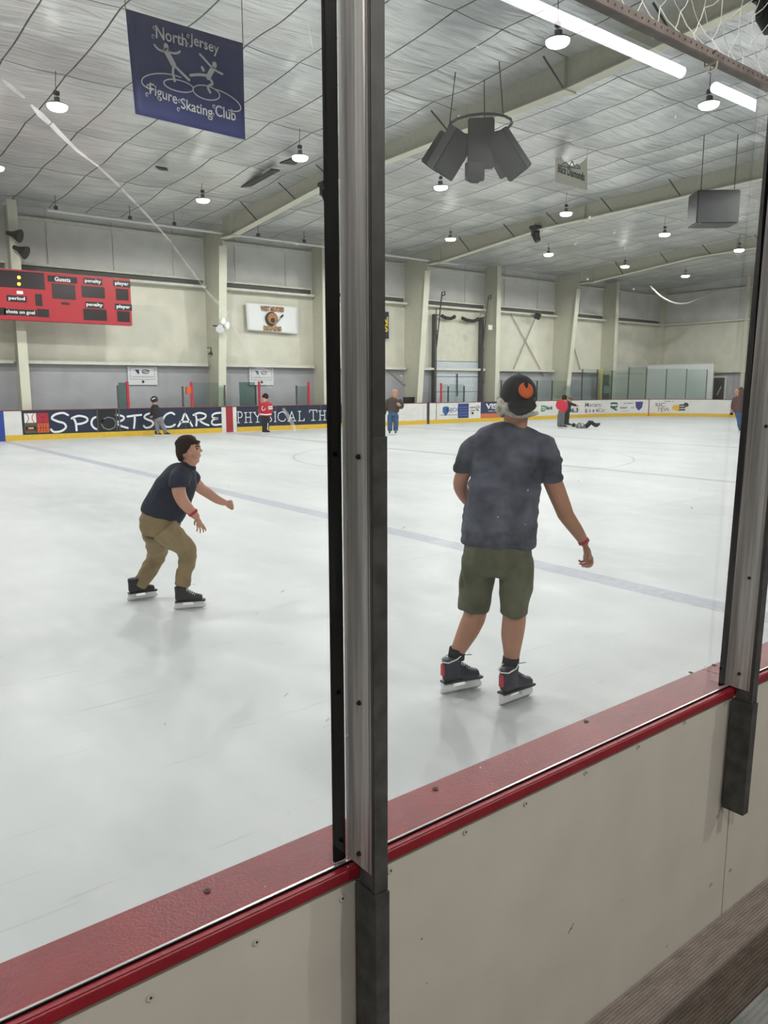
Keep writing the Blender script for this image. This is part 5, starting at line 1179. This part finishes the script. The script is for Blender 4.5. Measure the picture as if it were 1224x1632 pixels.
def boy_tufts(bm):
    random.seed(9)
    for i in range(90):
        a = random.uniform(0, 2*pi); b = random.uniform(.2, 1.15); n_ = (RT3*cos(a)*sin(b)+FW3*sin(a)*sin(b)+VZ*cos(b)); p = j(296.5, 708.5, 0)+Vector((n_.x*r(17), n_.y*r(15), n_.z*r(14.5))); d = (RT3*.8-VZ*.5+Vector((random.uniform(-.4, .4),)*3)); tube(bm, [p, p+d*r(4)+n_*r(1.2), p+d*r(8)+n_*r(.5)], [r(2.2), r(1.8), r(.7)], 5)
solid('hair', [[(j(296.5, 699, 0), r(8.5), r(9), RT3), (j(295.5, 703, 0), r(13.5), r(15)), (j(294.5, 708.5, 0), r(15.3), r(17)), (j(293.5, 714, 0), r(12.5), r(16.5))], [(j(291, 714, 0), r(11), r(13.5), RT3), (j(288.5, 722, 0), r(8), r(11)), (j(288.5, 731, 0), r(4.5), r(8))], [(j(298, 704, 0), r(10), r(15), RT3), (j(306, 703.5, 0), r(10), r(15)), (j(312.5, 704.5, 0), r(5), r(11))]], mat('hair_dark', (38, 28, 24), .6, spec=.1), boy, .006, 1, extra=boy_tufts)
M_polo = mat('polo_navy', (34, 40, 62), .8, rgb2=(27, 32, 50), scale=10, bump=.5, bscale=10)
solid('polo_shirt', [[(j(297, 744, 0), r(15), r(15), RT3), (j(290, 757, 0), r(25), r(22)), (j(280, 775, 0), r(30), r(23)), (j(270, 795, 0), r(32), r(23)), (j(259, 815, 0), r(32), r(23)), (j(256, 822, 0), r(30.5), r(22))],
                     [(j(290, 752, -.09), r(14)), (j(286, 764, -.14), r(14.5)), (j(286, 773, -.15), r(13.5))], [(j(298, 755, .08), r(13)), (j(309, 764, .14), r(13))]], M_polo, boy, .009, 3, fold=.010, fscale=6, cf=.12)
solid('collar', [[(j(286, 742, 0), r(6), r(12), RT3), (j(297, 744, 0), r(13), r(13)), (j(309, 745, 0), r(5), r(9))]], mat('polo_collar', (24, 28, 44), .8), boy, .008, 1)
M_khaki = mat('khaki_cloth', (158, 138, 104), .85, rgb2=(138, 119, 88), scale=6, bump=.5, bscale=9)
solid('trousers', [[(j(257, 822, 0), r(30), r(21), RT3), (j(252, 835, 0), r(28), r(22)), (j(252, 848, 0), r(24), r(20))],
                   [(j(262, 842, -.06), r(22)), (j(281, 860, -.05), r(17.5)), (j(297, 876, -.03), r(14.5)), (j(298, 895, 0), r(12.5)), (j(293, 915, 0), r(11.5)), (j(291, 930, 0), r(11.5))],
                   [(j(247, 842, .05), r(21)), (j(250, 862, d2*.5), r(18)), (j(250, 882, d2), r(14.5)), (j(240, 902, d2), r(13)), (j(227, 922, d2), r(11.5)), (j(221, 931, d2), r(11))]], M_khaki, boy, .009, 3, fold=.012, fscale=7, fdir=(1, 1, 1.8), cf=.12)
bw = band(boy, j(307.5, 816, -.20), j(311.5, 821, -.20), r(7.9))
kb = mat('boot_black', (30, 32, 34), .45); skate(boy, fh1, ft1, .26, kb); skate(boy, fh2, ft2, .26, kb, up=Vector((0, 0, 1)))

# ---- skaters farther off
def small(name_lb, foot, H, parts, vox=.022, skates=(), zlift=0):
    c = atZ(foot[0], foot[1], 0); D_ = hypot(c.x, c.y); p = thing('person', name_lb, 'person', (c.x, c.y, 0)); fd = Vector(c.xy).normalized(); F3 = Vector((fd.x, fd.y, 0)); R3 = Vector((fd.y, -fd.x, 0)); s_ = D_/F
    for nm, mt, chains in parts:
        ch = []
        for cN in chains:
            ch.append([(J(n[0], n[1], D_, n[3]*s_ if len(n) > 3 else 0), n[2]*s_, (n[4] if len(n) > 4 else n[2])*s_, R3) for n in cN])
        solid(nm, ch, mt, p, vox*.7, 1, cf=.8 if nm in ('body', 'hair', 'helmet') else .3)
    for (hx, hy, tx, ty) in skates:
        a = J(hx, hy, D_); b = J(tx, ty, D_); a.z = 0; b.z = 0
        if (b-a).length < .05: b = a+(-F3)*.1
        skate(p, a, b, .28, M_blackp, detail=False)
    return p
jk = mat('jacket_brown', (66, 58, 52), .8); jn = mat('jeans_blue', (62, 92, 130), .8, var=.15, scale=6); bk_ = mat('cloth_black', (26, 26, 30), .8); gy = mat('cloth_grey', (128, 130, 132), .8, var=.1); rd = mat('jersey_red', (176, 30, 46), .7); hd = mat('helmet_black', (24, 24, 26), .3); hb = MATS['hair_dark']
p = small('man in dark brown jacket and blue jeans standing right of the centre post', (627, 692.5), 1.8, [
    ('body', SKIN, [[(630, 624, 4.6), (630, 630, 4.2), (630, 636, 3.4)], [(620, 642, 2.4), (614, 655, 2), (612.5, 662, 2.2), (612.5, 666, 2.4)], [(638, 642, 2.4), (640.5, 648, 2), (637, 645.5, 2.2, -8), (635, 644, 2.8, -10)], [(629, 642, 4), (628, 658, 4)], [(623, 662, 3), (622, 686, 2.4)], [(632, 662, 3), (631, 686, 2.4)]]),
    ('jacket', jk, [[(629, 634, 4), (628.5, 637, 9, 0, 6), (628, 645, 10, 0, 6), (627.5, 656, 9, 0, 6)], [(620, 638, 4), (616, 647, 3.8), (614, 654, 3.2), (613, 660, 2.8)], [(637, 638, 4), (641, 645, 3.6), (640, 649, 3.4), (637, 647, 3, -7)]]),
    ('jeans', jn, [[(627, 655, 8, 0, 5.5), (627, 662, 7.5, 0, 5.5)], [(622.5, 662, 4.6), (622, 675, 4.1), (622, 686, 3.8)], [(631.5, 662, 4.6), (631.5, 675, 4.1), (631, 686, 3.8)]])], skates=((621.5, 693, 621, 693), (631, 693, 631.5, 693)))
p = small('child in black helmet, black top and grey trousers skating by the SportsCare board', (256, 694), 1.4, [
    ('body', SKIN, [[(247, 636, 4), (247, 642, 3.4), (248, 646, 3)], [(247, 650, 3), (244, 660, 2.2), (241, 663, 2)], [(250, 650, 3), (252, 660, 2.2), (250, 664, 2)], [(248, 650, 3.4), (251, 668, 3.4)], [(250, 672, 2.4), (252, 690, 1.8)], [(257, 674, 2.4), (264, 689, 1.8)]]),
    ('helmet', hd, [[(246, 634.5, 5.6), (247, 636, 5.6)]]),
    ('top', bk_, [[(248, 644, 4), (248, 650, 7, 0, 5), (251, 660, 7, 0, 5), (252, 665, 7, 0, 5)], [(244, 648, 3), (243, 656, 2.8), (241, 661, 2.4)]]),
    ('trousers', gy, [[(253, 664, 7, 0, 5), (254, 670, 7, 0, 5)], [(250, 671, 4), (251, 680, 3.2), (252, 687, 2.8)], [(257, 672, 4), (261, 680, 3.2), (265, 687, 2.8)]])], skates=((247, 694.5, 255, 694.5), (261, 693.5, 269, 693.5)))
strokes('helmet_vent', [[J(243.5, 635, hypot(p.location.x, p.location.y), -.17), J(247, 633, hypot(p.location.x, p.location.y), -.17)]], M_wht, p, .03, (-p.location.normalized()))
p = small('boy in red hockey jersey with black trousers standing before the serif lettered board', (423, 691), 1.5, [
    ('body', SKIN2, [[(423, 632, 4.2), (423, 636, 3.8), (423, 641, 3)], [(416, 648, 3), (414, 655, 2.4), (417, 660, 2.2)], [(424, 647, 4), (424, 662, 3.6)], [(422, 665, 2.6), (422, 686, 2)], [(426, 665, 2.6), (425, 686, 2)]]),
    ('hair', hb, [[(423, 630.5, 5), (424.5, 632, 4.8)]]),
    ('jersey', rd, [[(424, 640, 4), (424.5, 644, 8, 0, 6), (424.5, 654, 8.2, 0, 6), (424.5, 662, 8.5, 0, 6)], [(419, 643, 4), (416, 650, 3.6), (414.5, 657, 3)], [(430, 643, 4), (432, 651, 3.8), (431, 658, 3.2)]]),
    ('trousers', bk_, [[(422, 662, 5), (422, 675, 4), (422, 686, 3.4)], [(426, 662, 5), (426, 675, 4), (425, 686, 3.4)]])], skates=((418, 692, 426, 692), (421, 693, 429, 693)))
Dj = hypot(p.location.x, p.location.y); nn_ = -Vector((p.location.x, p.location.y, 0)).normalized()
strokes('jersey_stripe', [[J(416.5, 659.5, Dj, -.18), J(424, 660.2, Dj, -.24), J(432.5, 659.5, Dj, -.16)], [J(429, 648, Dj, -.13), J(434.5, 647.3, Dj, -.1)], [J(429, 651, Dj, -.13), J(434.5, 650.3, Dj, -.1)]], M_wht, p, .045, nn_, .02)
strokes('chest_ring', [[J(420.5+2.6*cos(t*pi/5), 650+3.4*sin(t*pi/5), Dj, -.2) for t in range(8)]], M_wht, p, .022, nn_, .02)
strokes('trouser_stripe', [[J(427.5, 674, Dj, -.1), J(427, 684, Dj, -.1)]], M_wht, p, .03, nn_, .02)
small('skater in bright red jacket and grey trousers, standing behind the fallen skater', (895, 684), 1.5, [
    ('body', SKIN, [[(900, 635, 3.4), (900, 641, 2.6)], [(890, 645, 2), (889, 648, 1.8)], [(896, 647, 3), (896, 658, 3)], [(892.5, 662, 2), (891, 680, 1.6)], [(897.5, 662, 2), (897, 680, 1.6)]]),
    ('hair', hb, [[(900.5, 633.5, 4), (900, 636, 4)]]),
    ('red_jacket', mat('jacket_red', (196, 36, 60), .6), [[(897, 639, 4), (896, 644, 5.4, 0, 4), (896.5, 652, 5.2, 0, 4), (896.5, 658, 5, 0, 4)], [(891, 641, 3), (889, 647, 2.6), (891, 652, 2.4)], [(902, 642, 3), (903, 650, 2.6), (901, 655, 2.4)]]),
    ('trousers', mat('cloth_slate', (96, 98, 102), .8), [[(896, 657, 5.5, 0, 4), (895, 662, 5, 0, 4)], [(892.5, 662, 3.3), (891.5, 672, 2.8), (891, 680, 2.6)], [(897.5, 662, 3.3), (897, 672, 2.8), (897, 680, 2.6)]])], skates=((889, 685, 893, 685), (895, 685, 900, 685)))
small('skater in dark clothes pointing to the right with an outstretched arm', (902, 681), 1.5, [
    ('body', SKIN, [[(909, 637, 3.2), (909, 642, 2.5)], [(906, 645, 2), (915, 647, 1.6), (922, 648, 1.5)], [(906, 647, 2.6), (904, 658, 2.6)], [(902, 662, 2), (900, 678, 1.5)], [(905, 662, 2), (904, 678, 1.5)]]),
    ('hair', mat('hair_brown', (104, 76, 58), .7), [[(909.5, 635.5, 3.8), (910, 637, 3.4)]]),
    ('dark_jacket', bk_, [[(907, 641, 3.4), (906, 645, 5, 0, 4), (905, 652, 5, 0, 4), (904, 658, 4.6, 0, 4)], [(907, 643, 2.8), (914, 646, 2.2), (919, 647.3, 1.8)]]),
    ('trousers', bk_, [[(903, 658, 4.2), (901, 668, 2.8), (900, 677, 2.4)], [(905, 660, 3.4), (905, 670, 2.6), (904, 677, 2.4)]])], skates=((899, 681.5, 905, 681.5), (903, 681, 909, 681)))
Dl = 0
small('fallen skater in black and white lying on the ice with knees raised', (930, 684), .5, [
    ('body', SKIN, [[(916, 679, 2.6), (919, 680, 2)], [(922, 680, 2), (934, 681, 2)], [(935, 681, 1.7), (941, 674, 1.3), (948, 677, 1.2)]]),
    ('helmet', hd, [[(914.5, 678, 3.2), (915, 679, 3.4)]]),
    ('top', mat('cloth_black_white', (190, 190, 190), .8, rgb2=(24, 24, 26), scale=9), [[(919, 680, 3.4), (925, 680.5, 3.8), (933, 681, 3.4)], [(922, 677, 1.8), (928, 676, 1.8), (931, 678.5, 1.6)]]),
    ('trousers', bk_, [[(934, 680.5, 3.2), (938, 677, 2.8), (941.5, 673, 2.5), (946, 675.5, 2), (950, 677.5, 1.7)], [(934, 681.5, 3), (939, 678.5, 2.4), (942, 675, 2.2), (947, 679, 1.8)]]),
    ('skate_boot', M_blackp, [[(950, 677, 2.2), (953, 678.5, 2.4), (956, 676, 1.8)], [(948, 679.5, 2), (951, 680.5, 2.2), (954, 678.5, 1.6)]]),
    ('blade_holder', M_wht, [[(952, 681.3, .8), (957.5, 677.5, .8)]])], vox=.02)
small('person in brown hooded jacket and jeans skating at the right edge', (1177, 691), 1.7, [
    ('body', SKIN, [[(1176, 625.5, 3.8), (1176.5, 629, 3.6), (1178, 634, 3)], [(1172, 640, 3), (1168, 652, 2.4), (1166.5, 661, 2.2)], [(1178, 642, 4), (1178, 658, 3.6)], [(1177.5, 664, 2.6), (1180, 684, 2)], [(1182, 664, 2.6), (1186, 684, 2)]]),
    ('hooded_jacket', mat('jacket_maroon', (84, 62, 60), .8), [[(1180, 620.5, 3.4), (1182, 626, 4.4), (1181, 632, 4.6)], [(1178, 634, 5), (1179, 640, 8, 0, 6), (1178, 650, 7.6, 0, 6), (1178, 658, 7, 0, 6)], [(1173, 637, 3.8), (1169.5, 646, 3.2), (1168, 655, 2.6)], [(1185, 638, 3.6), (1188, 648, 3.2), (1186, 656, 2.6)]]),
    ('glove', bk_, [[(1166.5, 660, 2.4), (1166.5, 663, 2.2)]]),
    ('jeans', jn, [[(1178, 658, 6, 0, 5), (1179, 664, 5.4, 0, 5)], [(1177, 664, 3.6), (1179, 675, 3.2), (1180, 684, 3)], [(1182, 664, 3.6), (1184, 675, 3.2), (1186, 684, 3)]])], skates=((1177, 691, 1183, 691), (1183, 690, 1189, 690)))
